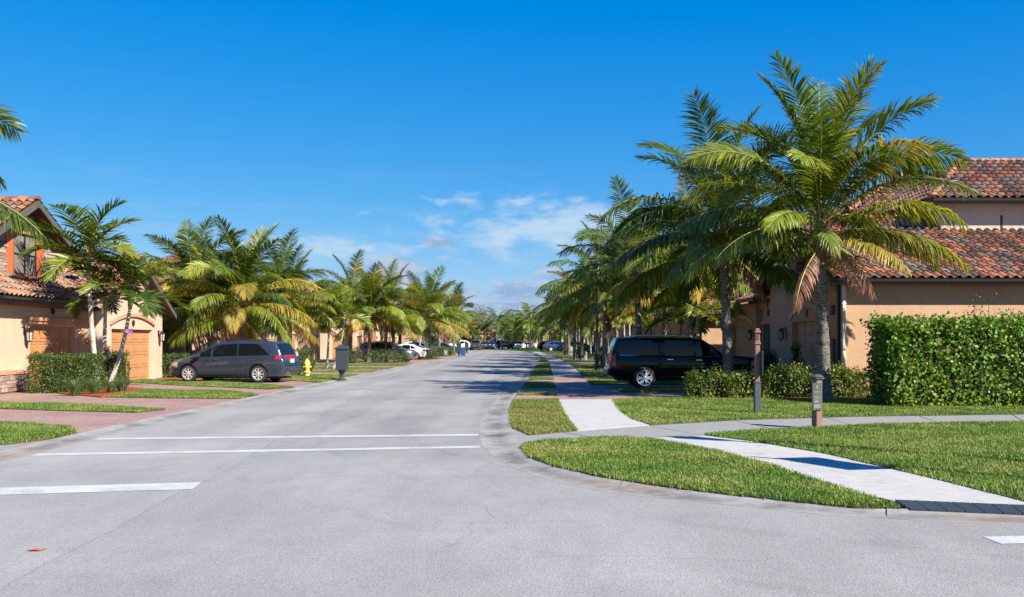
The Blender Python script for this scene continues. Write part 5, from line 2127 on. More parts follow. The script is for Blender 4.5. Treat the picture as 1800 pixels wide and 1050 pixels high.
HP = [(0.085, 0.185, 0.01), (0.125, 0.24, 0.014), (0.065, 0.145, 0.01), (0.175, 0.265, 0.02), (0.11, 0.215, 0.016), (0.075, 0.17, 0.012), (0.2, 0.23, 0.03), (0.12, 0.22, 0.02), (0.1, 0.08, 0.03)]
BX = [(0.05, 0.09, 0.018), (0.07, 0.115, 0.022), (0.035, 0.065, 0.015), (0.1, 0.14, 0.03)]
IX = [(0.055, 0.105, 0.018), (0.12, 0.165, 0.02), (0.2, 0.2, 0.025), (0.04, 0.08, 0.016), (0.15, 0.11, 0.03), (0.085, 0.145, 0.02), (0.1, 0.17, 0.02)]
clipped_hedge("hedge", "tall bright green hedge of round leaves in front of the peach side wall", "hedge", 9.5, 18.5, 24.1, 25.7, 2.16, 60000, 0.1, HP, 0.08, None, 0.7, True, 0.03, 0.0, 0.035)
# loose shoots above the hedge
sh = thing("shrub", "loose leafy shoots of a shrub rising behind the tall hedge", "shrub", (12.9, 26.4, 0.08))
P_, N_ = [], []
stm = MB()
for i in range(16):
    b0 = Vector((random.uniform(-0.6, 3.2), random.uniform(-.3, .3), 0))
    tp_ = b0 + Vector((random.uniform(-.3, .3), random.uniform(-.2, .2), random.uniform(2.35, 2.95)))
    stm.tube([b0, b0.lerp(tp_, 0.6) + Vector((0.05, 0, 0)), tp_], [0.02, 0.012, 0.005], 4)
    for k in range(38):
        t = random.uniform(0.6, 1)
        P_.append(b0.lerp(tp_, t) + Vector((random.gauss(0, .1), random.gauss(0, .1), 0)))
        N_.append((random.gauss(0, .5), random.gauss(0, .5) - 0.4, 0.7))
stm.build("stems", M["twig"], sh)
V, lo, st, ti = leaf_cloud(np.array(P_), np.array(N_), 0.085, [(0.1, 0.14, 0.025), (0.17, 0.16, 0.04), (0.06, 0.1, 0.02)], 0.6, 0.5)
link("foliage", np_mesh("foliage", V, lo, st, [M["leaf"]], ti), sh)

low = [(5.05, 6.35, 28.2, 0.72, "leftmost low shrub of the bed in front of the black SUV"), (6.15, 7.2, 28.0, 0.66, "low shrub left of the brown sign post in the red mulch"),
       (6.95, 8.0, 28.1, 0.7, "low yellowish shrub right behind the tall brown sign post"), (7.75, 8.75, 28.5, 0.78, "low shrub with orange tips left of the big palm trunk"),
       (8.85, 9.85, 28.0, 0.8, "low green shrub right of the big palm trunk"), (9.5, 10.45, 28.2, 0.68, "low shrub at the peach wall corner beside the tall hedge")]
for x0, x1, yy, h, lab in low:
    clipped_hedge("shrub", lab, "shrub", x0, x1, yy - 0.55, yy + 0.55, h, 2600, 0.085, IX, 0.075, "low shrubs in the right mulch bed", 0.5, True, 0.09, 0.22, 0.12)
clipped_hedge("shrub", "narrow upright shrub beside the shaded garage door right of the SUV", "shrub", 9.3, 9.75, 32.2, 32.7, 1.5, 500, 0.09, [(0.08, 0.15, 0.03), (0.14, 0.17, 0.03)], 0.06, None, 0.5, True, 0.08, 0.5)
clipped_hedge("shrub", "dark clipped shrub in the shaded doorway of the peach house", "shrub", 9.4, 10.0, 36.4, 37.4, 1.35, 700, 0.07, BX, 0.04, None, 0.5)

clipped_hedge("hedge", "largest clipped box hedge of the left bed, before the orange garage door", "hedge", -15.35, -13.6, 30.6, 32.3, 1.2, 13000, 0.062, BX, 0.045, "clipped hedges in the left bed")
clipped_hedge("hedge", "narrow clipped hedge block right of the big one, behind the palm trunks", "hedge", -14.25, -13.65, 33.2, 34.3, 1.2, 2000, 0.062, BX, 0.04, "clipped hedges in the left bed")
clipped_hedge("hedge", "clipped hedge block between the two orange garage doors", "hedge", -15.3, -14.75, 36.6, 37.4, 1.25, 2000, 0.062, BX, 0.04, "clipped hedges in the left bed")
clipped_hedge("hedge", "small square hedge block at the minivan's nose", "hedge", -15.55, -14.6, 42.9, 43.9, 1.1, 1600, 0.07, [(0.06, 0.12, 0.02), (0.1, 0.16, 0.03), (0.04, 0.08, 0.015)], 0.04)
clipped_hedge("hedge", "clipped hedge behind the yellow hydrant", "hedge", -12.9, -10.9, 51.0, 53.0, 1.2, 2200, 0.085, BX, 0.05)
clipped_hedge("shrub", "small dark shrub between the minivan's tail and the hydrant", "shrub", -10.9, -9.7, 45.4, 46.3, 0.62, 800, 0.08, BX, 0.06, None, 0.5, True, 0.08, 0.25)
k_ = 0
for (x0, x1, y, h, lab) in [(-10.8, -8.6, 70.5, 0.8, "dark round shrub in front of the grey crossover"), (-8.9, -7.7, 71.5, 0.7, "round shrub below the small palm at the crossover"),
                            (-12.4, -10.8, 69.0, 1.1, "larger dark shrub left of the grey crossover"), (-7.9, -6.5, 84, 1.1, "dark shrub beside the white sedan's tail"), (-8.2, -6.6, 99, 1.1, "shrub row past the white sedan"),
                            (-7.9, -6.4, 108, 0.9, "small shrub past the second mailbox"), (5.3, 6.8, 61, 0.95, "trimmed low hedge beside the pale green utility box"), (6.5, 8.2, 76, 0.9, "round shrub past the first lamp post"),
                            (7.4, 9.2, 60, 1.0, "shrub behind the trimmed low hedge on the right"), (5.8, 7.4, 90, 0.8, "shrub near the second lamp post"), (6.4, 8.0, 118, 0.9, "shrub before the far grey SUV"), (-16, -14.7, 60, 1.2, "dark shrub in front of the stone column left")]:
    clipped_hedge("shrub", lab, "shrub", x0, x1, y, y + 1.4, h, 700, 0.12, BX if k_ % 2 else IX[:2] + BX, 0.07, None, 0.5, True, 0.08, 0.25, 0.1)
    k_ += 1


def tuft(label, x, y, h, n, pal, group, w=0.007, spread=1.3):
    root = thing("grass_tuft", label, "ornamental grass", (x, y, 0.05), 0, group)
    mb = MB()
    rr = random.Random(int(x * 100 + y))
    for i in range(n):
        a = rr.uniform(0, 6.28)
        d = Vector((math.cos(a), math.sin(a), 0))
        s = Vector((-d.y, d.x, 0)) * w
        p = d * rr.uniform(0, 0.12)
        l_ = h * rr.uniform(0.7, 1.15)
        sp = rr.uniform(0.15, spread)
        q1 = p + d * sp * l_ * 0.35 + Vector((0, 0, l_ * 0.65))
        q2 = p + d * sp * l_ * 0.85 + Vector((0, 0, l_ * (1 - 0.3 * sp)))
        c_ = rr.choice(pal)
        mb.add([p - s, p + s, q1 + s * .8, q1 - s * .8, q2], [(0, 1, 2, 3), (3, 2, 4)], 0, c_)
    mb.build("blades", M["leaf"], root)
    return root


TP = [(0.1, 0.17, 0.06), (0.15, 0.21, 0.09), (0.08, 0.14, 0.05)]
for px, py, h, lab in [(132, 692, 0.62, "leftmost grey green grass tuft below the clipped hedge"), (166, 690, 0.55, "grass tuft at the foot of the tallest slender palm"), (195, 688, 0.5, "grass tuft under the right leaning palm"),
                       (214, 686, 0.6, "rightmost grass tuft at the edge of the mulch bed")]:
    tuft(lab, *gp(px, py, .1), h, 190, TP, "grass tufts in the left mulch bed")
for x, y, lab in [(-10.9, 52.0, "grass tuft behind the mailbox, right one of the pair"), (-11.9, 52.3, "grass tuft behind the mailbox, left one of the pair"), (6.9, 59.5, "grass tuft beside the first lamp post")]:
    tuft(lab, x, y, 0.9, 170, TP, None, 0.016)
fern = thing("fern", "bright green fern beside the clipped hedge at the left house wall", "fern", gp(34, 670, .1) + (0.09,))
for i in range(14):
    me = XMAS[(nearest(XMAS, 50 - 30 * (i % 2)), i % 2)]
    o = put_frond(fern, me, (0, 0, 0), i * 2.4, random.uniform(0.25, 0.4), (0.13, 0.22, 0.02))
clipped_hedge("shrub", "dark small shrub cut by the left edge of the picture", "shrub", *gp(-18, 672, .1)[:1], gp(18, 672, .1)[0], 38.2, 39.0, 0.6, 700, 0.07, BX, 0.06, None, 0.4, True, 0.08, 0.3)
# bromeliads and orchid tied to the slender palms
orc = thing("orchid", "pink orchid in bloom tied to the right leaning slender palm", "orchid", gp(222, 683, .1) + (1.95,))
mb = MB()
for i in range(5):
    c_ = Vector((random.uniform(0.05, 0.2), -0.1 + random.uniform(-.05, .05), random.uniform(-0.03, 0.08)))
    for k in range(5):
        a = k * 2 * PI / 5
        d = Vector((math.cos(a), -0.25, math.sin(a)))
        s = Vector((-math.sin(a), 0, math.cos(a))) * 0.035
        mb.add([c_, c_ + d * 0.05 + s, c_ + d * 0.1, c_ + d * 0.05 - s], [(0, 1, 2, 3)], 0, (0.5, 0.2, 0.48))
mb.build("blossom", M["petal"], orc)
mb = MB()
for i in range(9):
    a = i * 0.7
    d = Vector((math.cos(a), math.sin(a) * 0.5, 0.5))
    s = Vector((-d.y, d.x, 0)).normalized() * 0.02
    mb.add([-s, s, d * 0.2 + s, d * 0.2 - s, d * 0.3 + Vector((0, 0, -0.12))], [(0, 1, 2, 3), (3, 2, 4)], 0, (0.2, 0.22, 0.03))
mb.build("leaves", M["leaf"], orc)


def bromeliad(label, x, y, z, col, s, group=None):
    o = thing("bromeliad", label, "bromeliad", (x, y, z), 0, group)
    mb = MB()
    for i in range(18):
        a = i * 2.4
        d = Vector((math.cos(a), math.sin(a), 0))
        w = Vector((-d.y, d.x, 0)) * 0.035 * s
        l_ = 0.5 * s * random.uniform(0.7, 1.1)
        up = 1.2 - 0.05 * i
        c_ = [q * random.uniform(0.7, 1.3) for q in random.choice(col)]
        mb.add([-w, w, d * l_ * .5 + w + Vector((0, 0, l_ * .6 * up)), d * l_ * .5 - w + Vector((0, 0, l_ * .6 * up)), d * l_ + Vector((0, 0, l_ * 0.45 * up))], [(0, 1, 2, 3), (3, 2, 4)], 0, c_)
    mb.build("leaves", M["leaf"], o)


RC = [(0.2, 0.05, 0.03), (0.3, 0.2, 0.04), (0.12, 0.1, 0.03), (0.35, 0.12, 0.06)]
bromeliad("reddish bromeliad at the foot of the slender palms", *gp(186, 680, .1), 0.1, RC, 1.5)
bromeliad("small bromeliad tied to the left slender trunk", gp(158, 683, .1)[0] - 0.1, gp(158, 683, .1)[1], 1.55, RC, 0.7)
bromeliad("small dark bromeliad tied to the middle slender trunk", gp(180, 681, .1)[0] + 0.12, gp(180, 681, .1)[1], 1.3, RC, 0.7)

# ---- bare cypress wood far behind the houses
V_, lo_, st_, ti_ = [], [], [], []
P_, N_ = [], []
for i in range(230):
    x, y = random.uniform(-120, 120), random.uniform(275, 320)
    h = random.uniform(8.5, 12.5)
    n = 900
    r = rng.normal(0, 1, (n, 3))
    r /= np.linalg.norm(r, axis=1, keepdims=True)
    k = rng.uniform(0.45, 1, (n, 1)) ** 0.5
    P_.append(np.array([x, y, h * 0.5]) + r * k * np.array([3.4, 3.0, h * 0.5]))
    N_.append(r)
V, lo, st, ti = leaf_cloud(np.concatenate(P_), np.concatenate(N_), 0.5, [(0.11, 0.075, 0.075), (0.15, 0.11, 0.1), (0.085, 0.065, 0.06), (0.18, 0.135, 0.125), (0.07, 0.065, 0.045)], 0.9, 0.25)
w_ = link("woods", np_mesh("woods", V, lo, st, [M["leaf"]], ti))
tag(w_, "bare purplish brown wood closing the view beyond the far houses", "woods", None, "stuff")
# ------------------------------------------------------------------ vehicles
def paint(name, col, metal=0.55, rough=0.3, coat=1.0):
    m, nt, out = nodes_of(name)
    v = coords(nt)
    fl = noise(nt, v, 400, 2, 0.5)
    du = noise(nt, v, 2.0, 4, 0.6)
    b = mixrgb(nt, "MULTIPLY", 1, col, _grey(nt, ramp(nt, fl, 0.3, 0.7, 0.9, 1.1)))
    p = principled(nt, out, b, ramp(nt, du, 0.3, 0.7, rough * 0.85, rough * 1.2), metal, None, 0.5 * coat, coat)
    return m


M["tyre"] = pmat("tyre_rubber", (0.018, 0.018, 0.018), 0.85, var=0.15, scale=20, bscale=60, bstr=0.2)
M["rim"] = pmat("alloy_rim", (0.7, 0.7, 0.71), 0.25, 0.55, var=0.05)
M["rimdark"] = pmat("brake_dark", (0.02, 0.02, 0.02), 0.6, 0.3, var=0.1)
M["cglass"] = pmat("car_glass", (0.006, 0.008, 0.01), 0.03, var=0.0, spec=0.3)
M["chrome"] = pmat("chrome", (0.72, 0.72, 0.73), 0.1, 1.0, var=0.0)
M["plastic"] = pmat("black_plastic", (0.018, 0.018, 0.019), 0.55, var=0.1)
M["red"] = pmat("red_lens", (0.42, 0.01, 0.012), 0.12, var=0.0, spec=0.7)
M["amber"] = pmat("amber_lens", (0.7, 0.16, 0.01), 0.15, var=0.0)
M["lens"] = pmat("clear_lens", (0.45, 0.46, 0.47), 0.08, 0.3, var=0.0)
M["plate"] = pmat("licence_plate", (0.6, 0.6, 0.58), 0.4, var=0.15, scale=30)
M["cream_in"] = pmat("tan_seat", (0.3, 0.25, 0.19), 0.8, var=0.1)


def wheel_meshes(r, w, spokes, dark=False):
    t = MB()
    t.lathe([(r * .62, -w / 2), (r * .9, -w / 2), (r * .97, -w * .42), (r, -w * .28), (r, w * .28), (r * .97, w * .42), (r * .9, w / 2), (r * .62, w / 2), (r * .6, 0), (r * .62, -w / 2)], 28, (0, 0, 0), "y", 0, False)
    tyre = t.mesh("wheel", [M["tyre"]], True, 40)
    m = MB()
    m.lathe([(r * .63, -w * .5), (r * .7, -w * .52), (r * .68, -w * .45), (r * .6, -w * .36), (r * .58, w * .3)], 28, (0, 0, 0), "y", 0, False)
    m.lathe([(0.0, -w * 0.05), (r * .58, -w * .05)], 20, (0, 0, 0), "y", 1, False)
    for k in range(spokes):
        for off in ((-0.1, 0.1) if spokes < 8 else (0.0,)):
            a = 2 * PI * k / spokes
            d0 = Vector((math.cos(a + off * 0.4), 0, math.sin(a + off * 0.4)))
            d1 = Vector((math.cos(a + off * 1.9), 0, math.sin(a + off * 1.9)))
            s = Vector((-math.sin(a), 0, math.cos(a)))
            p0, p1 = d0 * r * 0.1, d1 * r * 0.65
            h0, h1 = (r * 0.06, r * 0.048) if spokes < 8 else (r * 0.05, r * 0.07)
            y0, y1 = -w * .44, -w * .47
            vs = [p0 - s * h0 + Vector((0, y0, 0)), p0 + s * h0 + Vector((0, y0, 0)), p1 + s * h1 + Vector((0, y1, 0)), p1 - s * h1 + Vector((0, y1, 0)),
                  p0 - s * h0 * 1.5 + Vector((0, -w * .2, 0)), p0 + s * h0 * 1.5 + Vector((0, -w * .2, 0)), p1 + s * h1 * 1.4 + Vector((0, -w * .25, 0)), p1 - s * h1 * 1.4 + Vector((0, -w * .25, 0))]
            m.add(vs, [(0, 1, 2, 3), (0, 4, 5, 1), (1, 5, 6, 2), (2, 6, 7, 3), (3, 7, 4, 0)], 0)
    m.lathe([(0.0, -w * .5), (r * .08, -w * .49), (r * .15, -w * .44), (r * .16, -w * .2)], 12, (0, 0, 0), "y", 0, False)
    rim = m.mesh("rim", [M["rim"], M["rimdark"]], True, 35)
    return tyre, rim


def make_car(name, label, cat, loc, rz, sp, group=None):
    """x forward, y to the left side of the car, z up; returns the root"""
    root = thing(name, label, cat, loc, rz, group)
    root.scale = (0.955,) * 3
    Ln, Wd = sp["L"] / 2, sp["W"] / 2
    ip = lambda key, x: float(np.interp(x, [p[0] for p in sorted(sp[key])], [p[1] for p in sorted(sp[key])]))
    hwp = sp.get("plan", [(-Ln, 0.86), (-Ln + .08, 0.91), (-Ln + 0.3, 0.965), (-Ln + .9, 1.0), (Ln - 1.2, 1.0), (Ln - .55, 0.96), (Ln - .22, 0.88), (Ln - .06, 0.76), (Ln, 0.66)])

    def ring(x):
        zt, z0 = ip("top", x), ip("bot", x)
        zb = min(ip("belt", x), zt - 0.012)
        w = Wd * float(np.interp(x, [p[0] for p in sorted(hwp)], [p[1] for p in sorted(hwp)]))
        h = zt - zb
        k = min(1.0, max(0.0, h / 0.45))
        we = (1 - k) * 0.84 * w + k * sp["roofw"] * w
        hz = zb - z0
        pts = [(0, z0), (.55 * w, z0), (.86 * w, z0 + 0.01), (.945 * w, z0 + .05), (.972 * w, z0 + 0.13), (.985 * w, z0 + .35 * hz), (1.0 * w, z0 + .55 * hz), (1.0 * w, z0 + .72 * hz), (.985 * w, z0 + .86 * hz),
               (.962 * w, zb - 0.015), (.945 * w, zb)]
        a0 = .93 * w
        for t in (0.06, 0.3, 0.6, 0.84):
            pts.append((a0 + (we - a0) * t + 0.012 * math.sin(PI * t) * k, zb + h * t))
        pts += [(we * .965, zb + h * .945), (we * .88, zb + h * .985), (we * .6, zt), (we * .3, zt + .012), (0, zt + .016)]
        return pts

    xs = sorted(set(list(np.linspace(-Ln, Ln, 46)) + [p[0] for k in ("top", "belt", "bot") for p in sp[k]] + [p[0] for p in hwp]))
    xx = [xs[0]]
    for x in xs[1:]:
        if x - xx[-1] > 0.012:
            xx.append(x)
    rows = []
    for x in xx:
        h_ = ring(x)
        rows.append([(x, y, z) for y, z in h_] + [(x, -y, z) for y, z in h_[-2:0:-1]])
    nc = len(rows[0])
    mb = MB()
    vs = [p for r_ in rows for p in r_]
    fs = []
    for i in range(len(rows) - 1):
        for j in range(nc):
            k = (j + 1) % nc
            fs.append((i * nc + j, (i + 1) * nc + j, (i + 1) * nc + k, i * nc + k))
    fs.append(tuple(range(nc)))
    fs.append(tuple(range((len(rows) - 1) * nc + nc - 1, (len(rows) - 1) * nc - 1, -1)))
    mb.add(vs, fs)
    P_ = sp["paint"]
    body_me = mb.mesh("body", [P_, M["rimdark"]])
    tmp = link("body", body_me)
    r = sp["r"]
    wx = sp["wheels"]
    cut = MB()
    for x in wx:
        for s_ in (-1, 1):
            c_ = MB()
            y0, y1 = sorted((s_ * (Wd - 0.36), s_ * (Wd + 0.2)))
            c_.lathe([(r + .055, y0), (r + .055, y1)], 28, (x, 0, r), "y", 1)
            cut.add(c_.v, c_.f, 1)
    cm = cut.mesh("cut", [P_, M["rimdark"]])
    bmx = __import__("bmesh").new()
    bmx.from_mesh(cm)
    __import__("bmesh").ops.recalc_face_normals(bmx, faces=bmx.faces)
    bmx.to_mesh(cm)
    bmx.free()
    bmx = __import__("bmesh").new()
    bmx.from_mesh(body_me)
    __import__("bmesh").ops.recalc_face_normals(bmx, faces=bmx.faces)
    bmx.to_mesh(body_me)
    bmx.free()
    co = link("cut", cm)
    md = tmp.modifiers.new("arch", "BOOLEAN")
    md.operation = "DIFFERENCE"
    md.solver = "EXACT"
    md.object = co
    bpy.context.view_layer.update()
    dg = bpy.context.evaluated_depsgraph_get()
    me = bpy.data.meshes.new_from_object(tmp.evaluated_get(dg))
    bpy.data.objects.remove(co)
    bpy.data.objects.remove(tmp)
    me.name = "body"
    me.polygons.foreach_set("use_smooth", [True] * len(me.polygons))
    me.set_sharp_from_angle(angle=R(32))
    body = link("body", me, root)

    def side_y(x, z):
        h_ = ring(x)[1:]
        z_ = np.array([q[1] for q in h_])
        z_ = np.maximum.accumulate(z_ + np.arange(len(z_)) * 1e-6)
        return float(np.interp(z, z_, [q[0] for q in h_]))

    def top_z(x, y):
        h_ = ring(x)[10:][::-1]
        return float(np.interp(abs(y), [q[0] for q in h_], [q[1] for q in h_]))

    def side_patch(nm, mat, xa, xb, zlo, zhi, s_, off=0.006, nx=10, nz=4, par=None, smooth=True):
        rows = []
        for i in range(nx + 1):
            x = xa + (xb - xa) * i / nx
            lo_, hi_ = (zlo(x) if callable(zlo) else zlo), (zhi(x) if callable(zhi) else zhi)
            hi_ = max(hi_, lo_ + 0.004)
            rows.append([(x, s_ * (side_y(x, lo_ + (hi_ - lo_) * j / nz) + off), lo_ + (hi_ - lo_) * j / nz) for j in range(nz + 1)])
        m = MB().grid(rows)
        return m.build(nm, mat, par or root, smooth=smooth)

    # glass
    for s_ in (-1, 1):
        for (xa, xb, cutf, cutr) in sp["glass"]:
            lo_ = lambda x: ip("belt", x) + 0.035
            def hi_(x, xa=xa, xb=xb, cf=cutf, cr=cutr):
                z = ip("top", x) - sp.get("glasstop", 0.13)
                if cf and x > xb - cf[0]:
                    z = min(z, ip("belt", x) + 0.035 + (xb - x) / cf[0] * cf[1])
                if cr and x < xa + cr[0]:
                    z = min(z, ip("belt", x) + 0.035 + (x - xa) / cr[0] * cr[1])
                return z
            side_patch("side_window", M["cglass"], xa, xb, lo_, hi_, s_, 0.007, 14, 4)
            if sp.get("trim"):
                side_patch("window_trim", M["chrome"], xa, xb, lambda x: ip("belt", x) + 0.012, lambda x: ip("belt", x) + 0.03, s_, 0.012, 8, 1)
        for x in sp["seams"]:
            side_patch("door_seam", M["plastic"], x - .007, x + .007, ip("bot", x) + .1, ip("belt", x), s_, 0.002, 1, 8)
        for x in sp["handles"]:
            m = MB()
            z = ip("belt", x) - 0.11
            y = side_y(x, z)
            m.bevbox(x - .11, x + .11, min(s_ * (y + .002), s_ * (y + .04)), max(s_ * (y + .002), s_ * (y + .04)), z - .02, z + .016, 0.01)
            m.build("door_handle", M["chrome"] if sp.get("trim") else P_, root)
        if sp.get("strip"):
            side_patch("side_moulding", M["chrome"] if sp["strip"] == "c" else M["plastic"], wx[1] + r + .12, wx[0] - r - .12, sp["stripz"], sp["stripz"] + .05, s_, 0.014, 6, 1)
        side_patch("sill_panel", M["plastic"], wx[1] + r + .1, wx[0] - r - .1, ip("bot", 0) + .02, ip("bot", 0) + .14, s_, 0.008, 6, 2)
        # mirror
        x = sp["mirror"]
        z = ip("belt", x) + 0.1
        y = side_y(x, ip("belt", x))
        m = MB()
        m.bevbox(x - .09, x + .09, min(s_ * (y + .07), s_ * (y + .27)), max(s_ * (y + .07), s_ * (y + .27)), z - .085, z + .09, .035)
        m.box(x - .04, x + .05, min(s_ * (y - .03), s_ * (y + .1)), max(s_ * (y - .03), s_ * (y + .1)), z - .07, z - .03)
        m.build("mirror", M["plastic"] if sp.get("darkmirror") else P_, root)
        # lamps
        f0, f1, fz0, fz1 = sp["head"]
        hl = side_patch("headlight", M["lens"], f0, f1, fz0, lambda x: min(fz1, ip("top", x) - 0.02), s_, 0.01, 6, 3)
        t0, t1, tz0, tz1 = sp["tail"]
        tl = side_patch("taillight", M["red"], t0, t1, tz0, tz1, s_, 0.012, 4, 4)
        m = MB()
        yy = side_y(t0, (tz0 + tz1) / 2)
        w_ = sp.get("tailw", 0.22)
        m.bevbox(t0 - .035, t0 + .05, min(s_ * (yy - w_), s_ * yy), max(s_ * (yy - w_), s_ * yy), tz0, tz1, .012)
        m.build("tail_lens", M["red"], tl)
        if sp.get("rails"):
            a, b = sp["rails"]
            yy = lambda x: side_y(x, ip("top", x) - .03) - .1
            pts = [(x, s_ * yy(x), top_z(x, yy(x)) + (0.055 if 0 < i < 7 else 0.0)) for i, x in enumerate(np.linspace(a, b, 8))]
            m = MB()
            m.tube(pts, 0.018, 6)
            m.build("roof_rail", M["chrome"] if sp.get("trim") else M["plastic"], root, smooth=True)
        m_ = side_patch("side_marker", M["amber"], Ln - .5, Ln - .34, .62, .7, s_, .01, 2, 1)
    # windscreen and rear window
    for nm, (xa, xb, kk) in (("windscreen", sp["screen"]), ("rear_window", sp["backlight"])):
        rows = []
        for i in range(9):
            x = xa + (xb - xa) * i / 8
            h_ = ring(x)
            we = h_[14][0] * kk
            sl = (ip("top", x + .02) - ip("top", x - .02)) / .04
            n = Vector((-sl, 0, 1)).normalized() * 0.012
            rows.append([(x + n.x, y, top_z(x, y) + n.z) for y in np.linspace(-we, we, 9)])
        MB().grid(rows).build(nm, M["cglass"], root, smooth=True)
    # front: grille, bumper bar, plate; rear bumper and plate
    zc = ip("top", Ln)
    m = MB()
    m.bevbox(Ln - .05, Ln + .02, -Wd * .42, Wd * .42, zc * .62, zc * .93, .02)
    g_ = m.build("grille", M["plastic"], root)
    m = MB()
    for k in range(4):
        z = zc * (.66 + .075 * k)
        m.box(Ln + .02, Ln + .03, -Wd * .4, Wd * .4, z, z + .016)
    m.build("grille_bar", M["chrome"], g_)
    m = MB()
    m.bevbox(-Ln - .05, -Ln + .16, -Wd * .84, Wd * .84, ip("bot", -Ln) + .02, ip("bot", -Ln) + .26, .05)
    m.build("rear_bumper", M["plastic"] if sp.get("darkbumper") else P_, root)
    m = MB()
    pz = sp.get("platez", .85)
    xq = -Ln - .012
    m.box(xq, xq + .05, -.16, .16, pz, pz + .16)
    m.build("licence_plate", M["plate"], root)
    # dark floor and wheel axles
    m = MB()
    m.box(-Ln + .3, Ln - .3, -Wd * .6, Wd * .6, ip("bot", 0) - .04, ip("bot", 0) + .02)
    m.build("underbody", M["rimdark"], root)
    tm, rm = wheel_meshes(r, sp.get("tw", .24), sp.get("spokes", 5))
    for x in wx:
        for s_ in (-1, 1):
            w = link("wheel", tm, root, (x, s_ * (Wd - .145), r), (0, 0, 0 if s_ < 0 else PI))
            link("rim", rm, w)
    return root, body, side_patch


GREY = paint("dark_grey_metallic", (0.034, 0.045, 0.07), 0.35, 0.28)
BLACK = paint("black_gloss_paint", (0.002, 0.002, 0.0025), 0.0, 0.25, 0.35)
SILVER = paint("silver_grey_metallic", (0.16, 0.165, 0.175), 0.6, 0.3)
WHITE = paint("white_paint", (0.72, 0.72, 0.71), 0.0, 0.3)
BLUE = paint("blue_metallic", (0.025, 0.08, 0.19), 0.5, 0.3)
DGREEN = paint("grey_green_metallic", (0.07, 0.085, 0.09), 0.5, 0.3)

VAN = dict(L=5.18, W=2.02, r=.362, wheels=(1.62, -1.47), roofw=.80, paint=GREY, spokes=8, tw=.235,
           top=[(2.59, .70), (2.5, .80), (2.3, .90), (2.0, .99), (1.72, 1.06), (1.5, 1.16), (1.1, 1.38), (.7, 1.565), (.45, 1.65), (.1, 1.71), (-.4, 1.745), (-1.2, 1.745), (-1.8, 1.715), (-2.12, 1.665), (-2.2, 1.62), (-2.36, 1.32), (-2.46, 1.08), (-2.54, .96), (-2.59, .72)],
           belt=[(2.59, .66), (2.3, .84), (1.9, .94), (1.4, 1.02), (0, 1.06), (-1.2, 1.09), (-2.0, 1.12), (-2.4, 1.1), (-2.54, .93), (-2.59, .68)],
           bot=[(2.59, .34), (2.45, .24), (2.0, .2), (-1.9, .21), (-2.45, .27), (-2.59, .4)],
           glass=[(.62, 1.34, (.72, .5), None), (-.52, .54, None, None), (-1.95, -.58, None, (.5, .46))], seams=[.58, -.55, -1.02 + .1], handles=[.74, .38], strip=None, mirror=1.12,
           head=(2.1, 2.5, .68, .86), tail=(-2.5, -2.2, .98, 1.13), tailw=.34, screen=(1.52, .44, .92), backlight=(-2.43, -2.2, .9), rails=(.3, -2.0), platez=.82)
SUB = dict(L=5.65, W=2.01, r=.405, wheels=(1.745, -1.555), roofw=.885, paint=BLACK, spokes=6, tw=.29, trim=True, darkmirror=True,
           top=[(2.82, .92), (2.78, 1.06), (2.6, 1.12), (2.0, 1.18), (1.4, 1.23), (1.3, 1.26), (.95, 1.52), (.62, 1.77), (.45, 1.835), (.1, 1.87), (-.6, 1.89), (-2.0, 1.885), (-2.4, 1.86), (-2.5, 1.83), (-2.62, 1.6), (-2.73, 1.24), (-2.79, .98), (-2.82, .7)],
           belt=[(2.82, .88), (2.6, 1.06), (2.0, 1.1), (1.2, 1.14), (0, 1.17), (-2.0, 1.2), (-2.6, 1.2), (-2.75, 1.1), (-2.82, .66)],
           bot=[(2.82, .45), (2.6, .36), (2.0, .33), (-2.0, .33), (-2.6, .4), (-2.82, .5)],
           glass=[(.3, 1.12, (.62, .56), None), (-.82, .22, None, None), (-2.45, -1.0, (.3, .62), None)], seams=[1.2, .26, -.86], handles=[.42, -.62], strip="c", stripz=.78, mirror=.98,
           head=(2.3, 2.72, .82, 1.02), tail=(-2.74, -2.58, .82, 1.26), tailw=.16, screen=(1.28, .45, .92), backlight=(-2.72, -2.5, .88), rails=(.3, -2.2), platez=.9)
XOVER = dict(L=4.72, W=1.92, r=.37, wheels=(1.42, -1.38), roofw=.78, paint=SILVER, spokes=5,
             top=[(2.36, .78), (2.3, .88), (2.1, .98), (1.6, 1.06), (1.15, 1.12), (.8, 1.32), (.4, 1.54), (.2, 1.6), (-.3, 1.66), (-1.0, 1.65), (-1.6, 1.6), (-1.9, 1.52), (-2.1, 1.3), (-2.24, 1.1), (-2.33, .95), (-2.36, .75)],
             belt=[(2.36, .74), (2.1, .9), (1.2, 1.03), (0, 1.06), (-1.4, 1.12), (-2.0, 1.14), (-2.3, .95), (-2.36, .7)],
             bot=[(2.36, .34), (2.2, .25), (1.5, .23), (-1.5, .24), (-2.2, .3), (-2.36, .42)],
             glass=[(.2, 1.0, (.66, .46), None), (-.75, .13, None, None), (-1.75, -.82, None, (.5, .4))], seams=[1.02, .16, -.78], handles=[.34, -.55], mirror=.86,
             head=(1.95, 2.3, .8, .93), tail=(-2.28, -2.0, .96, 1.1), screen=(1.12, .22, .92), backlight=(-2.22, -1.9, .88), rails=(.1, -1.6), darkbumper=True)
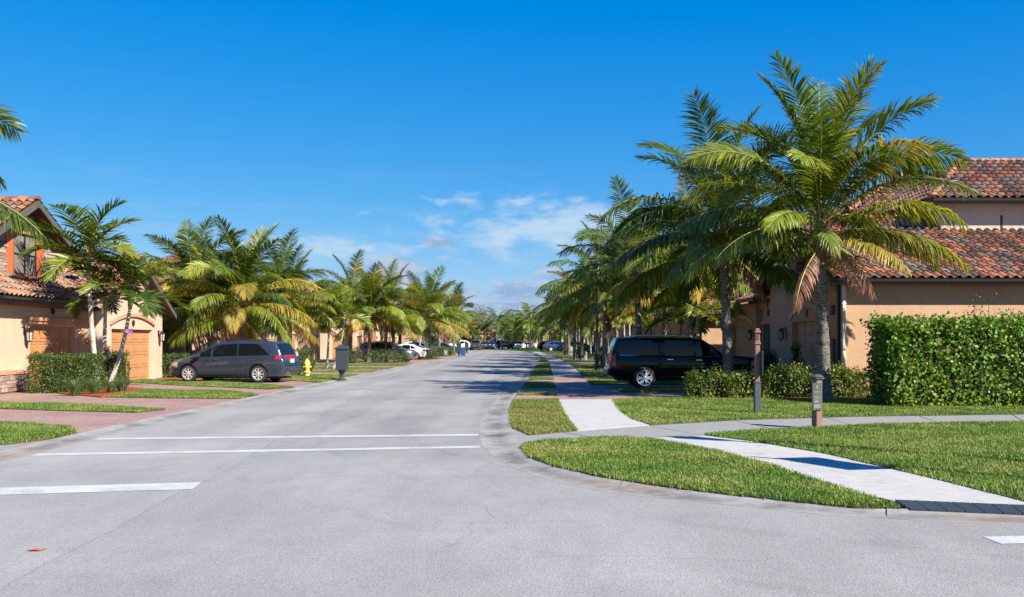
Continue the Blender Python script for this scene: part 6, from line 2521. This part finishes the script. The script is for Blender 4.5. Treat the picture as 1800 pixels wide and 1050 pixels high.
SEDAN = dict(L=4.86, W=1.86, r=.335, wheels=(1.45, -1.38), roofw=.74, paint=WHITE, spokes=5, glasstop=.1,
             top=[(2.43, .62), (2.36, .72), (2.1, .82), (1.5, .91), (1.1, .97), (.6, 1.22), (.25, 1.38), (0, 1.42), (-.5, 1.45), (-1.0, 1.4), (-1.4, 1.25), (-1.85, 1.07), (-2.2, 1.05), (-2.38, .98), (-2.43, .75)],
             belt=[(2.43, .58), (2.1, .76), (1.2, .9), (0, .93), (-1.2, .97), (-2.2, .98), (-2.43, .68)],
             bot=[(2.43, .26), (2.2, .2), (-2.2, .22), (-2.43, .32)],
             glass=[(.0, .92, (.7, .42), None), (-.85, -.06, None, None), (-1.45, -.9, None, (.5, .32))], seams=[.95, -.03, -.88], handles=[.15, -.7], mirror=.72,
             head=(2.0, 2.36, .6, .72), tail=(-2.4, -2.05, .78, .94), screen=(1.08, .2, .92), backlight=(-1.82, -1.15, .9))
PICK = dict(L=5.6, W=1.98, r=.39, wheels=(1.75, -1.75), roofw=.82, paint=DGREEN, spokes=6, darkbumper=True,
            top=[(2.8, .92), (2.74, 1.05), (2.0, 1.16), (1.4, 1.22), (.9, 1.6), (.65, 1.78), (.4, 1.83), (-.3, 1.83), (-.55, 1.78), (-.75, 1.3), (-.8, 1.19), (-2.7, 1.19), (-2.8, 1.1)],
            belt=[(2.8, .88), (2.0, 1.08), (1.2, 1.14), (-.8, 1.17), (-2.8, 1.08)],
            bot=[(2.8, .45), (2.5, .36), (-2.5, .4), (-2.8, .5)],
            glass=[(.25, 1.1, (.62, .5), None), (-.62, .18, None, (.16, .5))], seams=[1.1, .2, -.68], handles=[.36, -.45], mirror=.95,
            head=(2.35, 2.72, .8, 1.0), tail=(-2.78, -2.62, .72, 1.08), tailw=.1, screen=(1.38, .42, .9), backlight=(-.76, -.55, .85), platez=.62)
JEEP = dict(L=4.3, W=1.87, r=.41, wheels=(1.35, -1.3), roofw=.88, paint=DGREEN, spokes=5, darkbumper=True, darkmirror=True,
            top=[(2.15, .95), (2.1, 1.08), (1.2, 1.17), (.95, 1.2), (.7, 1.7), (.55, 1.78), (-1.9, 1.82), (-2.05, 1.78), (-2.12, 1.2), (-2.15, .9)],
            belt=[(2.15, .9), (1.2, 1.1), (-2.0, 1.15), (-2.15, .85)],
            bot=[(2.15, .5), (1.9, .42), (-1.9, .42), (-2.15, .5)],
            glass=[(.15, .74, (.2, .5), None), (-.72, .07, None, None), (-1.9, -.8, None, None)], seams=[.78, .1, -.76], handles=[.25, -.6], mirror=.7,
            head=(1.85, 2.1, .85, 1.0), tail=(-2.13, -2.0, .85, 1.1), tailw=.12, screen=(.95, .56, .9), backlight=(-2.11, -2.05, .8))


def spec(base, **k):
    d = dict(base)
    d.update(k)
    return d


make_car("minivan", "dark grey minivan parked nose to the garages on the left drive", "minivan", (-11.3, 39.4, 0.03), PI - 0.15, VAN)
car, body, sp_ = make_car("suv", "large black SUV with chrome wheels parked on the right paver drive", "SUV", (6.05, 34.25, 0.03), 0.0, SUB)
m = MB()
for i in range(8):                                   # row of small raised chrome letters on the front door
    x = 1.02 - i * 0.075 + 0.0
    m.box(x, x + 0.05, -1.01, -1.0, .89, .925)
m.build("badge", M["chrome"], car)
make_car("suv", "silver grey crossover parked nose to the street under the left palms", "SUV", (-9.75, 75.4, 0.04), R(-10), XOVER)
make_car("sedan", "white sedan with its tail to the street beside the grey crossover", "car", (-9.6, 85.5, 0.04), PI - 0.14, SEDAN)
make_car("suv", "blue SUV parked far on the right beside a grey SUV", "SUV", (7.2, 150.5, 0.04), R(8), spec(XOVER, paint=BLUE, L=4.9))
make_car("suv", "dark grey SUV parked far on the right, nearer than the blue one", "SUV", (9.3, 132, 0.04), R(5), spec(XOVER, paint=DGREEN))
make_car("suv", "black SUV half hidden behind the far blue SUV", "SUV", (6.4, 158, 0.04), R(10), spec(XOVER, paint=BLACK))
make_car("sedan", "white sedan parked side on at the street's far bend", "car", (2.6, 184, 0.05), PI + 0.25, spec(SEDAN))
make_car("suv", "boxy grey green off road car at the far bend, left of the white sedan", "SUV", (-1.8, 188, 0.05), R(60), JEEP)
make_car("suv", "blue SUV at the far bend, touching the boxy grey car", "SUV", (0.4, 190, 0.05), R(110), spec(XOVER, paint=BLUE))
make_car("sedan", "silver sedan at the far bend near the pickup", "car", (-5.0, 192, 0.05), R(70), spec(SEDAN, paint=SILVER))
make_car("sedan", "blue sedan at the far bend between the pickup and the silver sedan", "car", (-3.6, 186, 0.05), R(75), spec(SEDAN, paint=BLUE))
make_car("pickup_truck", "dark pickup truck standing at the far left bend, seen from behind", "pickup truck", (-6.4, 172, 0.01), R(88), PICK)
make_car("pickup_truck", "white pickup truck far left beyond the last mailbox", "pickup truck", (-9.0, 176, 0.01), R(10), spec(PICK, paint=WHITE))
make_car("suv", "white SUV parked far left in front of the last houses", "SUV", (-12.1, 127, 0.04), R(0), spec(XOVER, paint=WHITE))
make_car("sedan", "dark sedan parked far left just before the bend", "car", (-9.4, 133, 0.04), R(0), spec(SEDAN, paint=GREY))
# ------------------------------------------------------------------ street furniture
M["post"] = pmat("brown_post_paint", (0.22, 0.115, 0.085), 0.55, var=0.15, scale=14, bscale=50, bstr=0.1)
M["sleeve"] = pmat("grey_post_sleeve", (0.06, 0.068, 0.078), 0.5, var=0.12, scale=10)
M["signg"] = pmat("sign_grey_green", (0.06, 0.07, 0.063), 0.45, var=0.1, scale=20)
M["signl"] = pmat("sign_pale_print", (0.16, 0.17, 0.155), 0.5, var=0.05)
M["mail"] = pmat("mailbox_slate", (0.035, 0.043, 0.055), 0.42, var=0.08)
M["yel"] = pmat("hydrant_yellow", (0.78, 0.52, 0.13), 0.5, var=0.14, scale=10)
M["lampblack"] = pmat("lamp_black", (0.010, 0.010, 0.011), 0.4, var=0.1)
M["utilg"] = pmat("utility_green", (0.22, 0.33, 0.25), 0.6, var=0.12)
M["utilw"] = pmat("utility_white", (0.66, 0.65, 0.6), 0.5, var=0.1)
M["redp"] = pmat("red_plastic", (0.5, 0.03, 0.02), 0.45, var=0.1)
M["bluep"] = pmat("blue_plastic", (0.008, 0.07, 0.28), 0.45, var=0.1)
M["signy"] = pmat("sign_yellow", (0.7, 0.42, 0.03), 0.4, var=0.05)

# tall brown post
x, y = gp(1331, 727, 0.045)
t = thing("sign_post", "tall brown sign post with slate base sleeve and carved cap, before the low shrubs", "sign post", (x, y, 0.04))
t.scale = (0.86, 0.86, 0.97)
m = MB()
m.bevbox(-.06, .06, -.06, .06, 0.0, 1.62, .008)
m.build("post", M["post"], t)
m = MB()
m.bevbox(-.078, .078, -.078, .078, -.02, .74, .008)
m.bevbox(-.09, .09, -.09, .09, .72, .76, .006)
m.build("base_sleeve", M["sleeve"], t)
m = MB()
for z0, z1, w in ((1.62, 1.66, .085), (1.66, 1.7, .07), (1.86, 1.89, .045), (1.89, 1.95, .075), (1.95, 2.0, .05)):
    m.bevbox(-w, w, -w, w, z0, z1, .01)
for k in range(8):
    a = k * PI / 4
    m.tube([(.055 * math.cos(a), .055 * math.sin(a), 1.7), (.055 * math.cos(a), .055 * math.sin(a), 1.86)], .016, 5)
m.tube([(0, 0, 1.7), (0, 0, 1.87)], .045, 8)
m.build("cap", M["post"], t)
m = MB()
q = [(0.0, 0.86), (0.0, 1.42), (0.05, 1.52), (0.1, 1.44), (0.1, 0.86)]
m.bevbox(.064, .082, -.3, .12, .9, 1.48, .006)
m.build("sign_panel", M["sleeve"], t)

# short post with a plate
x, y = gp(1436, 752, 0.045)
t = thing("sign_post", "short brown sign post with black cap and small grey plate beside the grey path", "sign post", (x, y, 0.04), 0.45)
m = MB()
m.bevbox(-.072, .072, -.072, .072, -.02, .92, .01)
m.build("post", M["post"], t)
m = MB()
m.bevbox(-.105, .105, -.105, .105, .92, .955, .012)
m.lathe([(.12, .955), (.125, .97), (.09, 1.0), (.04, 1.02), (0, 1.025)], 16)
m.build("cap", M["sleeve"], t)
m = MB()
m.bevbox(-.20, .03, -.098, -.076, .34, .86, .006)
pl = m.build("sign_plate", M["signg"], t)
m = MB()
# leaf shaped emblem, text lines too small to read, and a pale lower field
cx_ = -.085
m.add([(cx_, -.1, .83), (cx_ + .028, -.1, .79), (cx_, -.1, .72), (cx_ - .028, -.1, .79)], [(0, 1, 2, 3)])
for z, w in ((.69, .16), (.665, .12), (.60, .17), (.575, .14), (.55, .16)):
    m.box(cx_ - w / 2, cx_ + w / 2, -.1, -.0985, z, z + .012)
m.box(cx_ - .07, cx_ + .04, -.1, -.0985, .49, .53)
m.box(cx_ - .08, cx_ + .08, -.1, -.0985, .38, .46)
m.build("print", M["signl"], pl)

# diamond warning sign that throws its shadow on the pale walk (stands outside the frame)
base = Vector((6.75, 10.95, 0.04))
t = thing("road_sign", "yellow diamond road sign on a thin post at the near right corner", "road sign", base, 0)
m = MB()
m.bevbox(-.03, .03, -.03, .03, -.02, 3.45, .006)
m.build("post", M["sleeve"], t)
m = MB()
s = .68
for sg in (0, 1):
    pass
vs = [(.034, 0, 2.55 - s), (.034, s, 2.55), (.034, 0, 2.55 + s), (.034, -s, 2.55)]
m.add(vs + [(p[0] + .006, p[1], p[2]) for p in vs], [(0, 1, 2, 3), (7, 6, 5, 4), (0, 4, 5, 1), (1, 5, 6, 2), (2, 6, 7, 3), (3, 7, 4, 0)])
m.build("sign_panel", M["signy"], t)


def mailbox(label, x, y, rz=0.0):
    t = thing("mailbox", label, "mailbox", (x, y, 0.045), rz, "cluster mailboxes on the left verge")
    m = MB()
    w, d = .24, .23
    m.bevbox(-d, d, -w, w, .42, 1.30, .012)
    b = m.build("cabinet", M["mail"], t)
    m = MB()
    m.lathe([(.2, 0.0), (.2, .03), (.12, .06), (.085, .12), (.085, .2), (.15, .38), (.2, .42)], 12)
    m.build("pedestal", M["mail"], t)
    m = MB()
    k = .285
    vs = [(-k, -k, 1.302), (k, -k, 1.302), (k, k, 1.302), (-k, k, 1.302), (-k, -k, 1.335), (k, -k, 1.335), (k, k, 1.335), (-k, k, 1.335),
          (-.13, -.13, 1.43), (.13, -.13, 1.43), (.13, .13, 1.43), (-.13, .13, 1.43), (-.04, -.04, 1.5), (.04, -.04, 1.5), (.04, .04, 1.5), (-.04, .04, 1.5)]
    fs = [(3, 2, 1, 0)] + [(r_ * 4 + q, r_ * 4 + (q + 1) % 4, r_ * 4 + 4 + (q + 1) % 4, r_ * 4 + 4 + q) for r_ in range(3) for q in range(4)] + [(12, 13, 14, 15)]
    m.add(vs, fs)
    m.lathe([(.02, 1.5), (.018, 1.54), (.04, 1.57), (.03, 1.61), (0, 1.64)], 8)
    m.build("roof_cap", M["mail"], t)
    for c_ in range(2):
        for r_ in range(7):
            m = MB()
            y0, z0 = -.22 + c_ * .222, .46 + r_ * .116
            m.bevbox(d + .001, d + .016, y0, y0 + .21, z0, z0 + .106, .006)
            dr = m.build("compartment_door", M["mail"], b)
    m = MB()
    for c_ in range(2):
        for r_ in range(7):
            m.lathe([(.011, 0), (.011, .008)], 8, (d + .016, -.12 + c_ * .222, .525 + r_ * .116), "x")
            m.box(d + .0165, d + .0175, -.15 + c_ * .222, -.09 + c_ * .222, .545 + r_ * .116, .556 + r_ * .116)
    m.build("lock", M["chrome"], b)
    return t


mailbox("slate grey cluster mailbox on a pedestal on the left verge, the nearest one", *gp(601, 668, .045))
mailbox("dark cluster mailbox near the left bend with a blue bin beside it", -5.55, 101)
mailbox("small dark cluster mailbox farthest along the left verge", -6.0, 128)

t = thing("fire_hydrant", "yellow fire hydrant on the left grass verge", "hydrant", gp(540, 662, .045) + (0.04,))
t.scale = (0.9,) * 3
m = MB()
m.lathe([(.13, 0), (.13, .14), (.115, .17), (.115, .21)], 14)
m.lathe([(.19, .21), (.19, .25), (.13, .27), (.115, .32), (.115, .58), (.16, .6), (.16, .64), (.13, .66)], 14)
m.build("barrel", M["yel"], t, smooth=True, angle=40)
m = MB()
m.lathe([(.17, .66), (.17, .69), (.14, .72), (.12, .8), (.07, .86), (.035, .88), (.035, .93), (0, .935)], 14)
m.build("bonnet", M["yel"], t, smooth=True, angle=40)
for a_, r_, l_ in (("x", .06, .2), ("x", .06, -.2), ("y", .085, -.2)):
    m = MB()
    s = 1 if l_ > 0 else -1
    pr = [(r_ * .8, 0.08 * s), (r_ * .8, .15 * s), (r_ * 1.15, .155 * s), (r_ * 1.15, .19 * s), (r_ * .5, .2 * s), (r_ * .45, .225 * s), (0, .226 * s)]
    m.lathe(pr, 10, (0, 0, .5), a_)
    m.build("outlet_cap", M["yel"], t, smooth=True, angle=40)


def lamp(label, x, y, h=5.2):
    t = thing("street_lamp", label, "street lamp", (x, y, 0.045), 0, "black lamp posts along the right sidewalk")
    m = MB()
    m.lathe([(.17, 0), (.17, .05), (.13, .12), (.115, .3), (.095, .5), (.085, .55), (.075, .6), (.06, h - .1), (.085, h - .06), (.06, h)], 12)
    m.build("post", M["lampblack"], t, smooth=True, angle=40)
    m = MB()
    m.lathe([(.07, h), (.14, h + .05), (.15, h + .08)], 8)
    m.lathe([(.26, h + .55), (.27, h + .58), (.16, h + .72), (.05, h + .78), (.03, h + .9), (0, h + .92)], 8)
    for k in range(8):
        a = k * PI / 4
        m.tube([(.14 * math.cos(a), .14 * math.sin(a), h + .06), (.24 * math.cos(a), .24 * math.sin(a), h + .57)], .012, 4)
    hd = m.build("lantern_frame", M["lampblack"], t)
    MB().lathe([(.13, h + .07), (.225, h + .55)], 8).build("lantern_glass", M["lampglass"], hd)


lamp("nearest black street lamp post, left of the black SUV's tail", *gp(1049.5, 652.5, .045))
lamp("second black street lamp post beyond the black SUV", *gp(1011, 633.5, .045))
lamp("third and thinnest black street lamp post", *gp(993, 624.5, .045))
lamp("black lamp post by the far grey SUV", 2.9, 150)
lamp("black street lamp post on the near right lawn, outside the picture", 8.4, 11.9, 5.0)

for nm, lab, cat, px, py, w, h, mt in (("utility_box", "pale green utility box by the trimmed hedge past the SUV", "utility box", 1027, 634, .45, .75, "utilg"),
                                       ("utility_pedestal", "pale green utility pedestal near the second lamp post", "utility pedestal", 1004, 624.5, .34, .95, "utilg"),
                                       ("marker_post", "short red marker post beside the green pedestal", "marker", 1007.5, 624, .16, .8, "redp"),
                                       ("utility_box", "small white utility box on the left verge before the bend", "utility box", 783, 625, .4, .6, "utilw"),
                                       ("utility_box", "pale green utility box half behind the small palm at the crossover", "utility box", 656, 631, .6, .6, "utilg")):
    x, y = gp(px, py, .045)
    t = thing(nm, lab, cat, (x, y, .04))
    m = MB()
    m.bevbox(-w / 2, w / 2, -w / 2, w / 2, 0, h * .8, .03)
    m.build("housing", M[mt], t)
    m = MB()
    k = w / 2 + .02
    m.add([(-k, -k, h * .8), (k, -k, h * .8), (k, k, h * .8), (-k, k, h * .8), (-k * .7, -k * .7, h), (k * .7, -k * .7, h), (k * .7, k * .7, h), (-k * .7, k * .7, h)],
          [(3, 2, 1, 0), (4, 5, 6, 7), (0, 1, 5, 4), (1, 2, 6, 5), (2, 3, 7, 6), (3, 0, 4, 7)])
    m.build("lid", M[mt], t)

t = thing("wheelie_bin", "blue recycling bin beside the second mailbox", "bin", (-5.25, 103.4, .04))
m = MB()
m.add([(-.22, -.22, .05), (.22, -.22, .05), (.22, .22, .05), (-.22, .22, .05), (-.25, -.26, .8), (.25, -.26, .8), (.25, .26, .8), (-.25, .26, .8)],
      [(3, 2, 1, 0), (4, 5, 6, 7), (0, 1, 5, 4), (1, 2, 6, 5), (2, 3, 7, 6), (3, 0, 4, 7)])
m.build("body", M["bluep"], t)
m = MB()
m.bevbox(-.27, .27, -.28, .3, .803, .86, .02)
m.build("lid", M["bluep"], t)
for s in (-1, 1):
    m = MB()
    m.lathe([(.09, -.03), (.09, .03)], 12, (s * .2, .26, .045), "x")
    m.build("wheel", M["tyre"], t)

# house flag by a garage beyond the crossover
t = thing("flag", "small stars and stripes flag hanging at a house beyond the grey crossover", "flag", (-11.0, 79.5, 2.35), R(35))
m = MB()
m.tube([(0, .05, 0), (-.2, -1.1, .75)], .018, 6)
m.build("pole", M["white"], t)
M["flag_red"] = pmat("flag_red", (0.42, 0.03, 0.035), 0.8, var=0.1)
M["flag_white"] = pmat("flag_white", (0.66, 0.64, 0.62), 0.8, var=0.08)
M["flag_blue"] = pmat("flag_blue", (0.02, 0.03, 0.14), 0.8, var=0.1)
m = MB()
for i in range(13):
    rows = []
    for a_ in (i / 13, (i + 1) / 13):
        rows.append([(-.2 * (1 - a_ * .55) + .02 * math.sin(b_ * 9 + a_ * 3), -1.1 + .6 * a_ + .04 * math.sin(b_ * 7), .75 - .4 * a_ - 1.25 * b_) for b_ in np.linspace(0.35 if i < 7 else 0, 1, 7)])
    m.grid(rows, i % 2)
rows = []
for a_ in np.linspace(0, 7 / 13, 4):
    rows.append([(-.2 * (1 - a_ * .55) + .02 * math.sin(b_ * 9 + a_ * 3), -1.1 + .6 * a_ + .04 * math.sin(b_ * 7), .75 - .4 * a_ - 1.25 * b_) for b_ in np.linspace(0, .35, 4)])
m.grid(rows, 2)
m.build("cloth", [M["flag_red"], M["flag_white"], M["flag_blue"]], t)

# fallen things on the road
M["dryleaf"] = leaf_mat("dry_leaf", "tint", trans=0.2, tcol=(1, .8, .5))
x, y = gp(61, 969)
m = MB()
m.add([(x - .07, y, .006), (x - .01, y - .03, .016), (x + .08, y - .01, .012), (x + .0, y + .035, .02)], [(0, 1, 2), (0, 2, 3)], 0, (.5, .16, .06))
m.add([(x + .02, y, .01), (x + .1, y + .03, .02), (x + .06, y + .05, .006)], [(0, 1, 2)], 0, (.42, .14, .06))
tag(m.build("fallen_leaf", M["dryleaf"]), "curled orange leaf lying on the asphalt at bottom left", "leaf")
x, y = gp(768, 640)
t = thing("fallen_frond", "dry palm debris lying at the left kerb near the crossover", "palm debris", (x, y, 0.03))
for i in range(3):
    o = put_frond(t, dead_frond, (i * .2, 0, .18), i * 2.2, .22, (.3, .2, .13))
